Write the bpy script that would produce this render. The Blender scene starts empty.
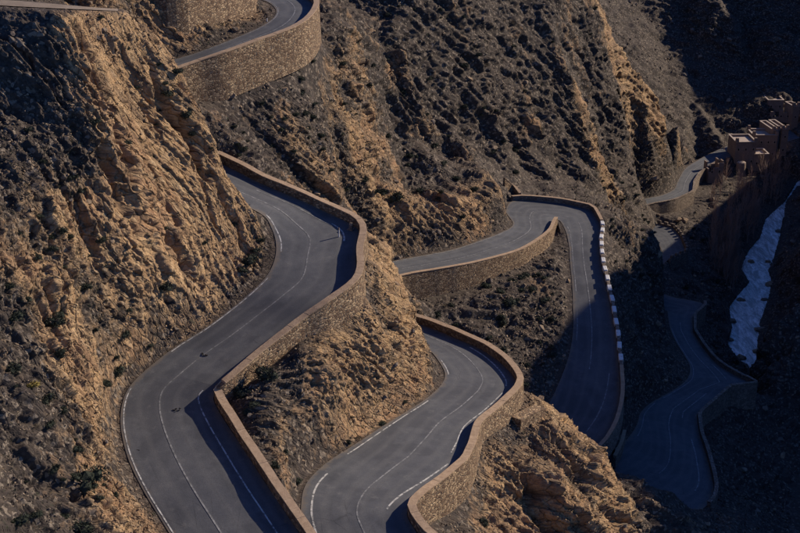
import bpy, bmesh, math, random, time
import numpy as np
from mathutils import Vector, Matrix
from mathutils.geometry import delaunay_2d_cdt
T0 = time.time()
rnd = random.Random(7)
C = bpy.context.scene.collection
S = bpy.context.scene
PI = math.pi

# ------------------------------------------------------------------ camera, sky, sun
PITCH = math.radians(23.0); FPX = 1250.0; CX = 400.0; CY = 266.5
ZCAM = 112.0                                   # river surface is z = 0
SUN_AZ = math.radians(30.0); SUN_EL = math.radians(27.0)
SUN = np.array([math.cos(SUN_EL)*math.cos(SUN_AZ), math.cos(SUN_EL)*math.sin(SUN_AZ), math.sin(SUN_EL)])

cam_d = bpy.data.cameras.new('camera'); cam = bpy.data.objects.new('camera', cam_d); C.objects.link(cam)
cam.location = (0, 0, ZCAM); cam.rotation_euler = (PI/2 - PITCH, 0, 0)
cam_d.sensor_width = 36.0; cam_d.lens = 36.0*FPX/800.0
cam_d.clip_start = 1.0; cam_d.clip_end = 6000.0
S.camera = cam
w = bpy.data.worlds.new("World"); S.world = w; w.use_nodes = True
nt = w.node_tree; bg = nt.nodes['Background']
sky = nt.nodes.new('ShaderNodeTexSky'); sky.sky_type = 'NISHITA'; sky.sun_disc = False
sky.sun_elevation = SUN_EL
sky.sun_rotation = math.atan2(SUN[0], SUN[1])   # measured from +Y towards +X
sky.altitude = 1800; sky.air_density = 1.0; sky.dust_density = 0.3; sky.ozone_density = 3.0
tint = nt.nodes.new('ShaderNodeMix'); tint.data_type = 'RGBA'; tint.blend_type = 'MULTIPLY'; tint.inputs[0].default_value = 1.0; tint.inputs[7].default_value = (.56, .83, 1.42, 1)   # a deep cool winter sky
nt.links.new(sky.outputs[0], tint.inputs[6]); nt.links.new(tint.outputs[2], bg.inputs[0]); bg.inputs[1].default_value = 0.078
sl = bpy.data.lights.new('sun', 'SUN'); sl.energy = 5.0; sl.angle = math.radians(0.5); sl.color = (1.0, 0.86, 0.68)
so = bpy.data.objects.new('sun', sl); C.objects.link(so); so.location = (200, 100, 300)
so.rotation_euler = Vector((-SUN[0], -SUN[1], -SUN[2])).to_track_quat('-Z', 'Y').to_euler()
S.view_settings.view_transform = 'Standard'; S.view_settings.look = 'None'
S.view_settings.gamma = 1.0; S.view_settings.exposure = 0.30
S.cycles.max_bounces = 4; S.cycles.diffuse_bounces = 2

# ------------------------------------------------------------------ numeric helpers
def dep(py): return PITCH + math.atan((py - CY)/FPX)
def px_h(px, py, h):                            # world point seen at a photo position, h metres under the camera
    Y = h/math.tan(dep(py)); v = py - CY
    return ((px - CX)*Y/(FPX*math.cos(PITCH) - v*math.sin(PITCH)), Y, h)
def px_y(px, py, Y):
    v = py - CY
    return ((px - CX)*Y/(FPX*math.cos(PITCH) - v*math.sin(PITCH)), Y, Y*math.tan(dep(py)))
def project(x, y, h):
    c, s = math.cos(PITCH), math.sin(PITCH)
    fw = y*c + h*s; dn = h*c - y*s
    return CX + FPX*x/fw, CY + FPX*dn/fw
def sstep(a, b, x):
    t = np.clip((x - a)/(b - a), 0, 1); return t*t*(3 - 2*t)
def hash3(ix, iy, iz, seed):
    h = (ix.astype(np.uint32)*np.uint32(73856093)) ^ (iy.astype(np.uint32)*np.uint32(19349663)) ^ (iz.astype(np.uint32)*np.uint32(83492791)) ^ np.uint32((seed*2654435761) & 0xffffffff)
    h = (h ^ (h >> np.uint32(13)))*np.uint32(1274126177)
    h = (h ^ (h >> np.uint32(15)))*np.uint32(2246822519)
    return h ^ (h >> np.uint32(14))
def u01(h): return (h & np.uint32(0xffff)).astype(np.float32)/65535.0
def vnoise(p, seed=0):                          # value noise in -1..1, p is (3, n)
    f = np.floor(p); t = (p - f).astype(np.float32); t = t*t*t*(t*(t*6 - 15) + 10); i = f.astype(np.int64)
    r = 0
    for dx in (0, 1):
        wx = t[0] if dx else 1 - t[0]
        for dy in (0, 1):
            wy = t[1] if dy else 1 - t[1]
            for dz in (0, 1):
                wz = t[2] if dz else 1 - t[2]
                r = r + wx*wy*wz*u01(hash3(i[0]+dx, i[1]+dy, i[2]+dz, seed))
    return r*2 - 1
def fbm(p, octs=4, seed=0, lac=2.03, gain=0.5):
    a = 1; r = 0; tot = 0
    for k in range(octs):
        r = r + a*vnoise(p, seed + k); tot += a; a *= gain; p = p*lac + 17.3
    return r/tot
def ridged(p, octs=3, seed=0, gain=0.5):
    a = 1; r = 0; tot = 0
    for k in range(octs):
        r = r + a*(1 - 2*np.abs(vnoise(p, seed + k))); tot += a; a *= gain; p = p*2.1 + 9.1
    return r/tot
def facets(p, seed=0, tilt=0.9, step=0.6):       # broken rock: every cell is a tilted plane of its own
    b = np.floor(p - 0.5).astype(np.int64)
    best = np.full(p.shape[1], 9.0, np.float32); val = np.zeros(p.shape[1], np.float32)
    for dx in (0, 1):
        for dy in (0, 1):
            for dz in (0, 1):
                c = (b[0]+dx, b[1]+dy, b[2]+dz)
                h = hash3(*c, seed); h2 = hash3(*c, seed + 77)
                j = [((h >> np.uint32(s)) & np.uint32(255)).astype(np.float32)/255 - 0.5 for s in (0, 8, 16)]
                g = [((h2 >> np.uint32(s)) & np.uint32(255)).astype(np.float32)/255 - 0.5 for s in (0, 8, 16)]
                o = [(p[k] - (c[k] + 0.5 + 0.8*j[k])).astype(np.float32) for k in range(3)]
                d = o[0]**2 + o[1]**2 + o[2]**2
                v = tilt*2*(o[0]*g[0] + o[1]*g[1] + o[2]*g[2]) + step*(u01(h2 >> np.uint32(9)) - 0.5)
                m = d < best; best = np.where(m, d, best); val = np.where(m, v, val)
    return val

# ------------------------------------------------------------------ the road, as (left edge | right edge | metres under the camera)
ROAD_A = [(226,-8,252,-20,30.6),(262,0,294,-7,30.9),(275,8,313,5,31.2),(274,17,308,20,31.5),(260,27,290,33,31.9),(240,36,252,47,32.3),
          (215,46,222,58,32.7),(190,55,192,68,33.2),(165,62,165,78,33.6),(140,72,138,90,34.2)]
ROAD_2 = [(205,190,214,160,41.6),(222,198,238,172,42),(243,205,262,184,42.6),(264,216,300,200,43.5),(272,229,328,213,44.5),(276,243,358,230,45.3),
          (275,258,356,255,46),(268,274,354,284,46.6),(254,289,326,307,47.2),(233,307,300,325,48),(205,328,272,347,48.8),(175,347,245,369,49.5),
          (148,368,224,388,50),(130,386,214,396,50.4),(122,405,216,406,50.8),(121,428,228,426,51.3),(128,458,246,453,52),(142,488,266,484,52.7),
          (160,518,287,515,53.5),(180,550,310,549,54.2),(205,590,340,592,55.2),(240,640,380,640,56.2)]
ROAD_B = [(380,650,500,630,58.2),(340,600,470,592,57.8),(314,560,446,560,57.3),(304,530,418,535,56.9),(301,508,407,514,56.6),(306,484,418,499,56.9),(325,464,440,483,57.5),
          (352,446,462,464,58.2),(378,429,469,446,58.8),(402,414,475,428,59.4),(424,400,494,412,60),(440,386,513,394,60.6),(445,374,516,382,61),
          (438,360,503,365,61.5),(428,349,482,350,62),(412,340,455,338,62.5),(392,334,428,327,63),(368,331,400,318,63.5)]
ROAD_C = [(350,268,360,285,65),(380,264,385,282,65.5),(403,259,408,277,66),(430,254,438,272,66.5),(454,249,466,267,67),(481,240,495,260,67.6),
          (502,232,522,251,68.2),(513,224,546,235,68.8),(506,211,552,224,69.2),(513,201,554,221,69.5),(536,201,556,220,69.7),(566,204,558,220,69.8),(592,210,561,222,69.9),
          (600,226,566,232,70.2),(599,246,569,246,70.8),(601,264,570,262,71.6),(606,286,572,282,72.6),(611,308,573,305,73.8),(615,332,573,330,75.2),(618,358,569,355,76.6),
          (620,384,560,380,78),(619,406,548,405,79.3),(612,429,532,424,80.4),(598,449,512,440,81.3),(570,468,485,450,82)]
ROAD_E = [(560,478,612,545,88.2),(590,462,650,532,88.6),(612,450,690,516,89),(628,438,713,497,89.5),(637,424,709,465,90),(641,412,700,436,90.8),(652,402,697,416,91.2),
          (672,391,729,388,92),(687,379,755,385,92.6),(690,367,733,374,93.2),(684,355,715,362,93.8),(676,342,703,348,94.5),(670,328,693,332,95.3),
          (668,315,693,317,96),(667,311,703,304,96.5),(661,309,673,297,97),(650,303,650,289,97.8),(640,294,630,282,98.6)]
ROAD_F = [(648,236,657,224,102.6),(657,243,673,228,102.2),(661,249,680,236,101.8),(662,255,686,252,101.4),(652,263,668,260,101),(643,270,652,274,100.2),(636,276,642,284,99.6),(628,278,630,288,99.2)]
ROAD_G = [(790,130,800,138,104.4),(762,136,772,146,104.5),(738,142,746,152,104.2),(716,151,724,159,103.8),(700,159,709,167,103.4),(686,168,698,175,103),(678,180,693,183,102.6),
          (674,189,692,193,102.3),(662,195,674,201,102),(648,198,654,205,101.7),(636,201,638,209,101.5)]
TRACK = [(-60,-3,-60,3,20.6),(-20,-1,-20,4.5,20.8),(20,1,20,6.5,21),(60,4.5,60,8.5,21.4),(95,7.5,95,10,22),(118,9,118,11,22.7)]

def catmull(P, n_per, corners=()):
    P = np.array(P, float); out = []; par = []
    n = len(P)
    for i in range(n - 1):
        p0 = P[max(i-1, 0)]; p1 = P[i]; p2 = P[i+1]; p3 = P[min(i+2, n-1)]
        for k in range(n_per):
            t = k/n_per
            m1 = (p2 - p0)/2; m2 = (p3 - p1)/2
            if i in corners: m1 = (p2 - p1)
            if i+1 in corners: m2 = (p2 - p1)
            out.append((2*t**3-3*t*t+1)*p1 + (t**3-2*t*t+t)*m1 + (3*t*t-2*t**3)*p2 + (t**3-t*t)*m2); par.append(i + t)
    out.append(P[-1]); par.append(n - 1.0)
    return np.array(out), np.array(par)
class Road: pass
CORNERS = {('2','R'):(4,6,12),('B','R'):(3,7,11),('C','L'):(12,),('C','R'):(9,),('E','R'):(6,7,8,11,12,13),('F','R'):(1,2,3,4),('G','R'):(5,6,7)}
def make_road_data(name, secs, n_per=10):
    r = Road(); r.name = name; r.n = len(secs)
    L = [px_h(a, b, h) for a, b, c, d, h in secs]; R = [px_h(c, d, h) for a, b, c, d, h in secs]
    r.L, r.par = catmull(L, n_per, CORNERS.get((name,'L'),())); r.R, _ = catmull(R, n_per, CORNERS.get((name,'R'),()))
    r.M = (r.L + r.R)/2; r.hw = np.linalg.norm(r.L[:, :2] - r.R[:, :2], axis=1)/2
    seg = np.linalg.norm(np.diff(r.M[:, :2], axis=0), axis=1); r.arc = np.concatenate([[0], np.cumsum(seg)])
    d = r.R - r.L; r.cross = d[:, :2]/np.linalg.norm(d[:, :2], axis=1)[:, None]
    return r
ROADS = {n: make_road_data(n, s) for n, s in (('A', ROAD_A), ('2', ROAD_2), ('B', ROAD_B), ('C', ROAD_C), ('E', ROAD_E), ('F', ROAD_F), ('G', ROAD_G), ('T', TRACK))}
for r in ROADS.values(): print('road', r.name, 'widths', np.round(2*r.hw[::10], 1), 'len', round(r.arc[-1]))
def edge_outline(r, side, s0, s1, off):
    """points of one road edge pushed outwards by off metres between section numbers s0 and s1"""
    E = r.L if side == 'L' else r.R; m = (r.par >= s0 - 1e-6) & (r.par <= s1 + 1e-6)
    P = E[m].copy(); t = np.gradient(P[:, :2], axis=0); t /= np.linalg.norm(t, axis=1)[:, None] + 1e-9
    n = np.stack([t[:, 1], -t[:, 0]], 1); cr = r.cross[m]*(1 if side == 'R' else -1)
    sg = np.sign((n*cr).sum(1)); sg[sg == 0] = 1; n *= sg[:, None]
    P[:, :2] += n*off
    return P, r.par[m], n

# walls: road, side, from, to, parapet height, [(section, drop below the road)]
WALLS = [('A','R',0,9,0.8,[(0,3),(2,3.3),(5,3.4),(9,3.8)]),
         ('2','R',0,19.5,0.95,[(0,1.2),(4.5,1.2),(6,1.0),(7,1.0),(8,1.3),(12,1.3),(13,0.7),(21,0.7)]),
         ('B','R',0,17,0.9,[(0,1.2),(3,1.6),(4,2.0),(7,2.0),(8,1.0),(11,1.0),(13,1.5),(17,2)]),
         ('C','R',0,9.0,0.7,[(0,3.2),(3,3.2),(4,3.0),(5.5,1.6),(7,1.7),(9,1.8)]),
         ('C','L',9.0,23.6,0.8,[(8,0.3),(12,0.8),(14,1.6),(19,1.6),(23,1.2)]),
         ('E','R',2.6,14,0.75,[(2,2),(6,2),(8,3),(10,3),(14,2)]),
         ('F','R',0,4.0,0.7,[(0,1),(2,1.5),(4,2.5)]),
         ('G','R',3.2,9.6,0.7,[(3,2.5),(7,2.5),(9.6,2.5)])]
def drop_at(spec, s): return np.interp(s, [a for a, b in spec], [b for a, b in spec])

# ------------------------------------------------------------------ terrain control points
PTS = []                                        # x, y, h, rock, crag
def tp(px, py, Y, rock=0.3, crag=0.6): x, y, h = px_y(px, py, Y); PTS.append((x, y, h, rock, crag))
def wp(x, y, h, rock=0.4, crag=0.6): PTS.append((x, y, h, rock, crag))
for r in ROADS.values():
    for side in 'LR':
        E = (r.L if side == 'L' else r.R)
        for k in range(0, len(E), 5):
            drop = 0.0
            for (rn, sd, a, b, ph, spec) in WALLS:
                if rn == r.name and sd == side and a <= r.par[k] <= b: drop = float(drop_at(spec, r.par[k]))
            x, y, h = E[k]; PTS.append((x, y, h + drop, 0.2, 0.45))
N_ROADP = len(PTS)
# left cliff slab: crest, right silhouette, back, left edge
for a in ((60,13,103),(85,11,107),(115,12.5,111),(150,14,114.5),(168,36,115),(185,62,115),(200,90,115),(218,125,115),(235,163,115),(250,192,115)): tp(*a, 1, 0.35)
for a in ((95,40,107),(120,90,107),(150,150,107),(180,220,106.5),(215,290,104.5),(150,60,112),(190,130,112),(225,210,112),(245,260,110.5)): tp(*a, 1, 0.3)
for a in ((80,28,103.5),(98,100,101.5),(112,170,99.5),(130,235,98),(150,300,97),(185,320,100)): tp(*a, 0.95, 0.7)
for a in ((-15.5,118.5,41.5),(-18.5,118,39),(-22,118,35),(-26,118,29),(-30,119,25),(-24,124,38),(-31,124,34),(-38,122,26)): wp(*a, 0.6, 0.6)
for a in ((68,45,102,.3),(88,110,100,.5),(100,190,97,.6),(112,240,96,.8),(35,35,101,.05),(0,40,100.3,.05),(-60,40,100,.1),(40,80,99.8,.05),(0,85,99,.05),(60,110,99,.1),(25,112,98.2,.1),(-60,90,98,.1),(60,150,96,.3),(20,150,93,.25),(-60,150,89,.2),
          (70,215,94,.6),(40,215,89,.7),(0,200,86,.35),(100,270,94,.9),(60,270,88,.9),(20,280,82.5,.6),(-40,280,77,.4),(115,330,93,.9),(85,340,87,.9),(45,340,81.5,.6),(0,350,77,.3),(-60,350,72,.2),
          (108,375,89,.9),(108,420,86.5,.9),(70,400,80.5,.5),(30,400,75.5,.25),(-20,400,71,.2),(105,450,83,.9),(60,450,76,.3),(10,450,70.5,.2),(-50,450,66,.2),(118,490,79,.9),(75,490,73,.4),
          (25,490,69,.2),(135,525,76.5,.9),(95,530,71,.5),(40,540,65.5,.2),(-20,540,61,.2),(150,570,72,.7),(90,600,64,.3),(0,620,57,.3),(160,640,64,.5),(-80,600,55,.3)): tp(a[0],a[1],a[2],a[3],0.75)
# hill above the track, above road A
for a in ((0,-60,120,.4),(80,-60,128,.5),(150,-5,141,.9),(165,-2,143,1),(192,-6,148,1),(222,-6,153,1),(252,0,163,1),(240,-30,160,.8),(180,-40,150,.8),(120,-30,135,.6),(140,3,137,.8),(150,30,134,.7)): tp(a[0],a[1],a[2],a[3],0.6)
for a in ((165,20,138.4,.7),(192,26,142.2,.7),(222,24,147.2,.7),(246,18,152.8,.7)): tp(a[0],a[1],a[2],a[3],.4)
for a in ((190,36,140.5,.5),(220,30,143,.5),(245,24,147,.5)): tp(a[0],a[1],a[2],a[3],0.5)
# slope under wall A, down to road C
for a in ((200,106,128,.4),(230,112,134,.3),(270,92,139,.3),(250,140,131,.3),(238,155,128,.2),(270,160,132,.3),(290,120,139,.7),(310,150,139,.6),(290,165,135,.5),(330,185,141,.4),(350,203,144,.6),(375,215,151,.6),(365,232,146,.8),
          (310,80,149,.3),(335,60,160,.4),(350,100,163,.6),(350,150,155,.5),(340,30,167,.4),(345,0,176,.4),(370,180,163,.4),(375,130,172,.6),(380,60,187,.5),(390,0,199,.5),
          (395,230,159.5,.9),(430,212,165.5,.9),(460,203,169,.9),(485,190,177,.8),(503,182,181,.8),(400,195,171,.3),(430,185,174,.2),(460,180,179,.3),(480,165,188,.4)): tp(a[0],a[1],a[2],a[3],0.7)
for px, off in ((400,0),(440,10),(480,20),(515,33),(550,42)):
    for py, Y in ((155,180),(125,184.5),(100,188),(75,191.5),(50,195),(25,199),(0,203),(-40,210)): tp(px, py, Y+off, .05+.30*((px//40+py//25)%2), .9)
for a in ((398,22,190,.7),(408,60,188.5,.7),(386,28,200,.3),(378,55,190,.3),(325,92,152,.9),(340,118,157,.9),(596,160,235,.8),(608,170,239,.8),(560,60,236,.5),(530,110,222,.5)): tp(a[0],a[1],a[2],a[3],.7)
for a in ((510,188,196),(530,190,203),(560,190,210),(590,194,212),(520,175,212),(560,175,222)): tp(*a, 0.15, 0.4)
for a in ((600,0,274),(620,40,281),(636,62,287),(655,85,294),(680,115,304),(700,137,315),(712,147,323)): tp(*a, 1, 0.6)
for a in ((585,0,262),(600,50,262),(580,60,252),(580,100,243),(620,100,262),(650,125,283),(670,145,294),(600,140,249),(630,150,266),(655,165,283),(575,150,232),(600,175,242),(630,180,268),(650,188,282),(605,198,226),(575,30,254)): tp(*a, 0.25, 0.8)
for a in ((632,-20,388),(648,20,376),(668,60,363),(692,95,351),(712,125,346),(722,138,343)): tp(*a, 0.1, 0.5)
for a in ((690,-20,392),(680,20,380),(700,60,368),(725,100,356),(745,125,347),(740,-20,400),(740,30,388),(750,70,372),(765,105,352),(800,-20,402),(790,40,388),(800,90,362),(830,60,375),(860,100,352),(720,0,380),(770,20,383),(790,118,345)): tp(*a, 0.15, 0.9)
for (a_, b_, c_) in ((600,0,274),(620,40,281),(636,62,287),(655,85,294),(680,115,304),(697,135,313)):
    x, y, h = px_y(a_, b_, c_); wp(x+3, y+9, h+17, .2, .5)
# gully between C, B and D
for a in ((413,292,154,.3),(430,305,151,.2),(460,308,151,.2),(495,292,157,.4),(520,272,164,.5),(545,258,169.5,.6),(560,262,168,.4),(560,300,160,.3),(535,300,158,.3),(540,325,154,.3),(562,345,151,.3),
          (500,335,148,.2),(480,328,147,.2),(450,322,148,.2),(530,360,147,.3),(550,385,144,.2),(520,385,141,.2),(524,410,136,.2)): tp(a[0],a[1],a[2],a[3],0.5)
# rock rib between road 2 and road B / C
for a in ((372,225,118,.9),(366,250,112.5,.9),(385,240,125,.9),(378,262,113,1),(395,285,118,1),(376,300,106,1),(400,320,113,1),(350,320,103,1),(360,350,102,1),(395,360,106,1),(418,345,114,.9),(425,375,110.5,.8),
          (330,335,99.5,.9),(325,360,97.5,1),(350,385,99,1),(385,395,102.5,.8),(410,393,107,.7),(297,338,99,.3),(322,336,96.5,1),(345,372,97,1),(295,365,94.5,.3),(330,400,95.6,.7),(360,415,98.5,.6),(270,375,92.2,.5),(250,400,89.6,.5),(290,400,92.6,.55),
          (320,430,93.2,.6),(255,430,86.9,.5),(290,445,88.6,.55),(275,460,84.9,.5),(300,465,87.5,.55),(390,262,128,.7),(400,280,138,.6),(405,300,128,.8)): tp(a[0],a[1],a[2],a[3],0.7)
# spur under wall B
for a in ((528,388,114),(541,398,114),(562,419,112.5),(584,441,110.5),(602,486,108),(612,520,106),(625,565,104)): tp(*a, 1, 0.8)
for a in ((430,530,85,.4),(450,505,90,.3),(470,475,95.5,.6),(485,450,100,.8),(500,430,104,.8),(520,408,110,.4),(530,409,110.8,.5),(519,414,108.6,.4),(541,403,113,.6),(495,477,99.5,1),(510,505,98.2,1),(525,533,97,.9),(545,570,95.5,.8),(480,505,94.5,.8),(495,535,92.5,.7),(516,452,102,1),(540,473,101.6,1),(562,492,101,1),(580,512,100.2,1),(598,534,99.5,1),(622,568,98,1),
          (532,457,105.2,.4),(524,462,103.6,.4),(541,446,107.0,.4),(556,471,105.2,.4),(580,494,104.2,.4),(602,518,103,.4),(548,431,108,1),(566,453,107.4,1),(583,474,106.8,1),(600,499,105.6,1),(470,545,87,.4),(520,580,88,.5),(450,580,80,.4),(600,600,97,.5)): tp(a[0],a[1],a[2],a[3],0.8)
for a in ((17,122,72),(22,118,75),(28,114,76),(12,124,70),(20,130,79)): wp(*a, .4, .5)
for a in ((620,468,121),(640,474,122),(665,490,122),(690,511,122),(720,517,125),(760,533,126)): tp(*a, 0.35, 0.5)
for a in ((640,530,110),(700,545,112),(780,570,114),(660,600,102)): tp(*a, 0.35, 0.5)
# between D, E, F, G
for a in ((640,222,200),(655,226,206),(664,240,207),(666.5,265,206),(667.5,290,203),(667,304,200),(652,245,200),(655,275,198),(650,300,193)): tp(*a, .3, .45)
for a in ((625,215,205),(640,203,250),(645,216,255),(628,250,188),(630,275,190),(640,300,190),(652,325,194),(640,340,182),(650,365,171),(640,382,163.5),(628,400,158),(626,420,150),(622,447,142),(635,215,240),(612,245,181),(617,275,176),(620,310,168)): tp(*a, 0.25, 0.55)
for a in ((675,216,268),(690,222,270),(655,212,270),(700,213,283),(715,205,290),(735,178,313),(760,167,322),(790,152,328),(712,238,271),(735,248,271),(700,260,255),(722,280,246),(700,288,238),(688,272,243),(733,312,240),(715,322,228),(708,312,229),(715,345,214),
          (740,366,211),(735,395,183),(760,392,187),(735,420,166),(760,425,170),(780,455,163),(800,405,176),(775,396,177),(738,460,154),(740,508,140),(770,500,149),(800,480,158),(720,195,297),(750,150,334)): tp(*a, 0.15, 0.5)
for a in ((57.2,183,103.5),(59,189,107),(61,196,110),(52,182,103),(50,190,107.5)): wp(*a, .15, .4)
# river banks
for a in ((797,182),(784,202.5),(765,220),(761,236),(748,252),(741,270),(748,284),(737,296),(729,308),(732,327),(727,346),(745,366),(757,384)): PTS.append((*px_h(a[0], a[1], 111.7), .1, .2))
for a in ((815,183),(792,203),(786,216),(781,236),(776,254),(769,270),(772,280),(769,297),(764,312),(760,322),(758,339),(760,380)): PTS.append((*px_h(a[0], a[1], 111.7), .1, .2))
for a in ((788,198),(775,225),(765,255),(757,285),(750,315),(745,345),): PTS.append((*px_h(a[0], a[1], 117.0), .1, .1))
for a in ((785,300,243),(790,250,266),(795,215,293),(761.5,352,189),(768,336,191),(780,318,194),(800,300,198),(830,280,203),(800,340,188),(766,372,183),(785,375,180),(800,330,226),(800,290,241),(800,250,262)): tp(*a, .1, .8)
# the far side of the gorge, out of the picture to the right: its skyline throws the shadow over the valley
def cw(a, c): return .866*a - .5*c, .5*a + .866*c
RIDGE = [(-40,-115,240),(40,-118,240),(70,-116,240),(90,-115,240),(110,-118,240),(117,-119.5,240),(122,-122.5,240),(125,-125.5,240),(132,-130,240),(138,-136,240),(144,-145,240),(150,-147,240),(157,-151,240),(165,-164,240),
         (174,-175.5,242),(177,-178,245),(181,-193,248),(190,-202,255),(200,-214,268),(220,-228,292),(240,-238,315),(252,-246,325),(260,-222,335),(280,-216,345),(300,-216,352),(340,-222,370),(380,-235,390)]
for c_, e_, a_ in RIDGE:
    x, y = cw(a_, c_); h = -(e_ + .5095*a_); wp(x, y, h, .5, .3)
    x2, y2 = cw(a_ + 40, c_); wp(x2, y2, h + 12, .4, .6); x2, y2 = cw(a_ + 120, c_); wp(x2, y2, h + 22, .4, .6)
    if c_ > 100 and c_ < 215: x2, y2 = cw(a_ - 32, c_); wp(x2, y2, min(h + 42, 111), .4, .7)
for a in ((75,60,95),(80,100,104),(85,130,108),(90,165,108),(140,60,60),(130,120,55),(20,60,80),(-15,50,60),(-40,45,40),(-60,60,30),(30,85,78),(48,100,95),(55,120,97)): wp(*a, .4, .6)
for x in (-150,-75,0,75,150,250,350,450):
    wp(x, 20, 60 - x*.1 if x < 0 else 90, .4, .6)
    wp(x, 560, 40 if x > 200 else 30, .4, .6)
    wp(x, 455, 55, .3, .8)
for y in (100,200,300,400,500): wp(-150, y, 5, .4, .6); wp(450, y, 30, .4, .6)
for a in ((-60,160,10),(-50,220,15),(-40,280,22),(0,330,30),(40,400,40),(-80,120,8),(-70,90,18)): wp(*a, .4, .6)

# ------------------------------------------------------------------ raster of the terrain
X0, X1, Y0, Y1, ST = -150.0, 450.0, 20.0, 560.0, 0.4
PTS = np.array(PTS); key = np.round(PTS[:, :2], 1); _, ui = np.unique(key, axis=0, return_index=True); PTS = PTS[np.sort(ui)]
vs, es, fs, ov, oe, of = delaunay_2d_cdt([Vector(p[:2]) for p in PTS], [], [], 0, 1e-4)
AT = np.zeros((len(vs), 3)); 
for i, src in enumerate(ov): AT[i] = PTS[src[0], 2:]
NX = int((X1-X0)/ST)+1; NY = int((Y1-Y0)/ST)+1
G = np.zeros((3, NY, NX), np.float32)
for f in fs:
    A, B, D = [np.array(vs[i]) for i in f]
    i0 = max(int((min(A[0],B[0],D[0])-X0)/ST), 0); i1 = min(int((max(A[0],B[0],D[0])-X0)/ST)+2, NX)
    j0 = max(int((min(A[1],B[1],D[1])-Y0)/ST), 0); j1 = min(int((max(A[1],B[1],D[1])-Y0)/ST)+2, NY)
    if i1 <= i0 or j1 <= j0: continue
    xs = X0 + ST*np.arange(i0, i1); ys = Y0 + ST*np.arange(j0, j1); xx, yy = np.meshgrid(xs, ys)
    den = (B[1]-D[1])*(A[0]-D[0]) + (D[0]-B[0])*(A[1]-D[1])
    if abs(den) < 1e-9: continue
    wa = ((B[1]-D[1])*(xx-D[0]) + (D[0]-B[0])*(yy-D[1]))/den; wb = ((D[1]-A[1])*(xx-D[0]) + (A[0]-D[0])*(yy-D[1]))/den; wc = 1-wa-wb
    m = (wa > -1e-6) & (wb > -1e-6) & (wc > -1e-6)
    for k in range(3):
        v = wa*AT[f[0], k] + wb*AT[f[1], k] + wc*AT[f[2], k]
        sub = G[k, j0:j1, i0:i1]; sub[m] = v[m]
def blur(a, n):
    for _ in range(n):
        a = (np.roll(a, 1, 0) + 2*a + np.roll(a, -1, 0))/4; a = (np.roll(a, 1, 1) + 2*a + np.roll(a, -1, 1))/4
    return a
G[0] = blur(G[0], 9); G[1] = blur(G[1], 20); G[2] = blur(G[2], 20)
# distance to the road edge, road height, and which side has a wall
DI = np.full((NY, NX), 60.0, np.float32); RZ = np.zeros((NY, NX), np.float32); WS = np.zeros((NY, NX), np.float32)
INS = np.zeros((NY, NX), bool); RZI = np.zeros((NY, NX), np.float32)
def cells(xs, ys, m):
    i0 = max(int((min(xs)-m-X0)/ST), 0); i1 = min(int((max(xs)+m-X0)/ST)+2, NX); j0 = max(int((min(ys)-m-Y0)/ST), 0); j1 = min(int((max(ys)+m-Y0)/ST)+2, NY)
    return i0, i1, j0, j1
for r in ROADS.values():
    for sd_, E_ in (('L', r.L), ('R', r.R)):
        wl_ = [(a_, b_) for (rn, s_, a_, b_, ph, spec) in WALLS if rn == r.name and s_ == sd_]
        for k in range(len(E_)-1):
            a = E_[k]; b = E_[k+1]; i0, i1, j0, j1 = cells((a[0], b[0]), (a[1], b[1]), 13)
            if i1 <= i0 or j1 <= j0: continue
            xx = (X0 + ST*np.arange(i0, i1))[None, :]; yy = (Y0 + ST*np.arange(j0, j1))[:, None]
            ab = b[:2]-a[:2]; L2 = ab@ab + 1e-9; t = np.clip(((xx-a[0])*ab[0] + (yy-a[1])*ab[1])/L2, 0, 1)
            d = np.sqrt((xx-(a[0]+t*ab[0]))**2 + (yy-(a[1]+t*ab[1]))**2); sub = DI[j0:j1, i0:i1]; m = d < sub
            sub[m] = d[m]; RZ[j0:j1, i0:i1][m] = (a[2]*(1-t)+b[2]*t)[m]; WS[j0:j1, i0:i1][m] = float(any(a_ <= r.par[k] <= b_ for a_, b_ in wl_))
    for k in range(len(r.L)-1):
        q4 = [r.L[k], r.R[k], r.R[k+1], r.L[k+1]]; i0, i1, j0, j1 = cells([p[0] for p in q4], [p[1] for p in q4], .3)
        if i1 <= i0 or j1 <= j0: continue
        xx, yy = np.meshgrid(X0 + ST*np.arange(i0, i1), Y0 + ST*np.arange(j0, j1)); c_ = np.zeros(xx.shape, bool)
        for e_ in range(4):
            ax, ay = q4[e_][:2]; bx, by = q4[(e_+1) % 4][:2]
            if ay != by: c_ ^= ((ay > yy) != (by > yy)) & (xx < (bx-ax)*(yy-ay)/(by-ay)+ax)
        INS[j0:j1, i0:i1] |= c_; RZI[j0:j1, i0:i1][c_] = max(q4[0][2], q4[2][2])
DI = np.where(INS, -DI, DI); RZ = np.where(INS, RZI, RZ)
RIV_L = [(815,172),(797,182),(784,202.5),(765,220),(761,236),(748,252),(741,268),(749,283),(737,296),(729,308),(732,327),(727,346),(738,360),(748,370),(756,384),(770,394),(810,397),(890,400)]
RIV_R = [(850,165),(797,187),(785,205),(784,216),(780,236),(775,254),(768,270),(772,281),(769,297),(764,312),(759.5,322),(758,339),(757.5,350),(758,362),(764,371),(780,374),(820,374),(890,374)]
def dense(pl, n=14): return np.array([px_h(*((1-t)*np.array(a)+t*np.array(b)), 112.0)[:2] for a, b in zip(pl[:-1], pl[1:]) for t in np.arange(n)/n])
rp = np.concatenate([dense(RIV_L), dense(RIV_R[::-1])])
RIVD = np.full((NY, NX), 30.0, np.float32)
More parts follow.
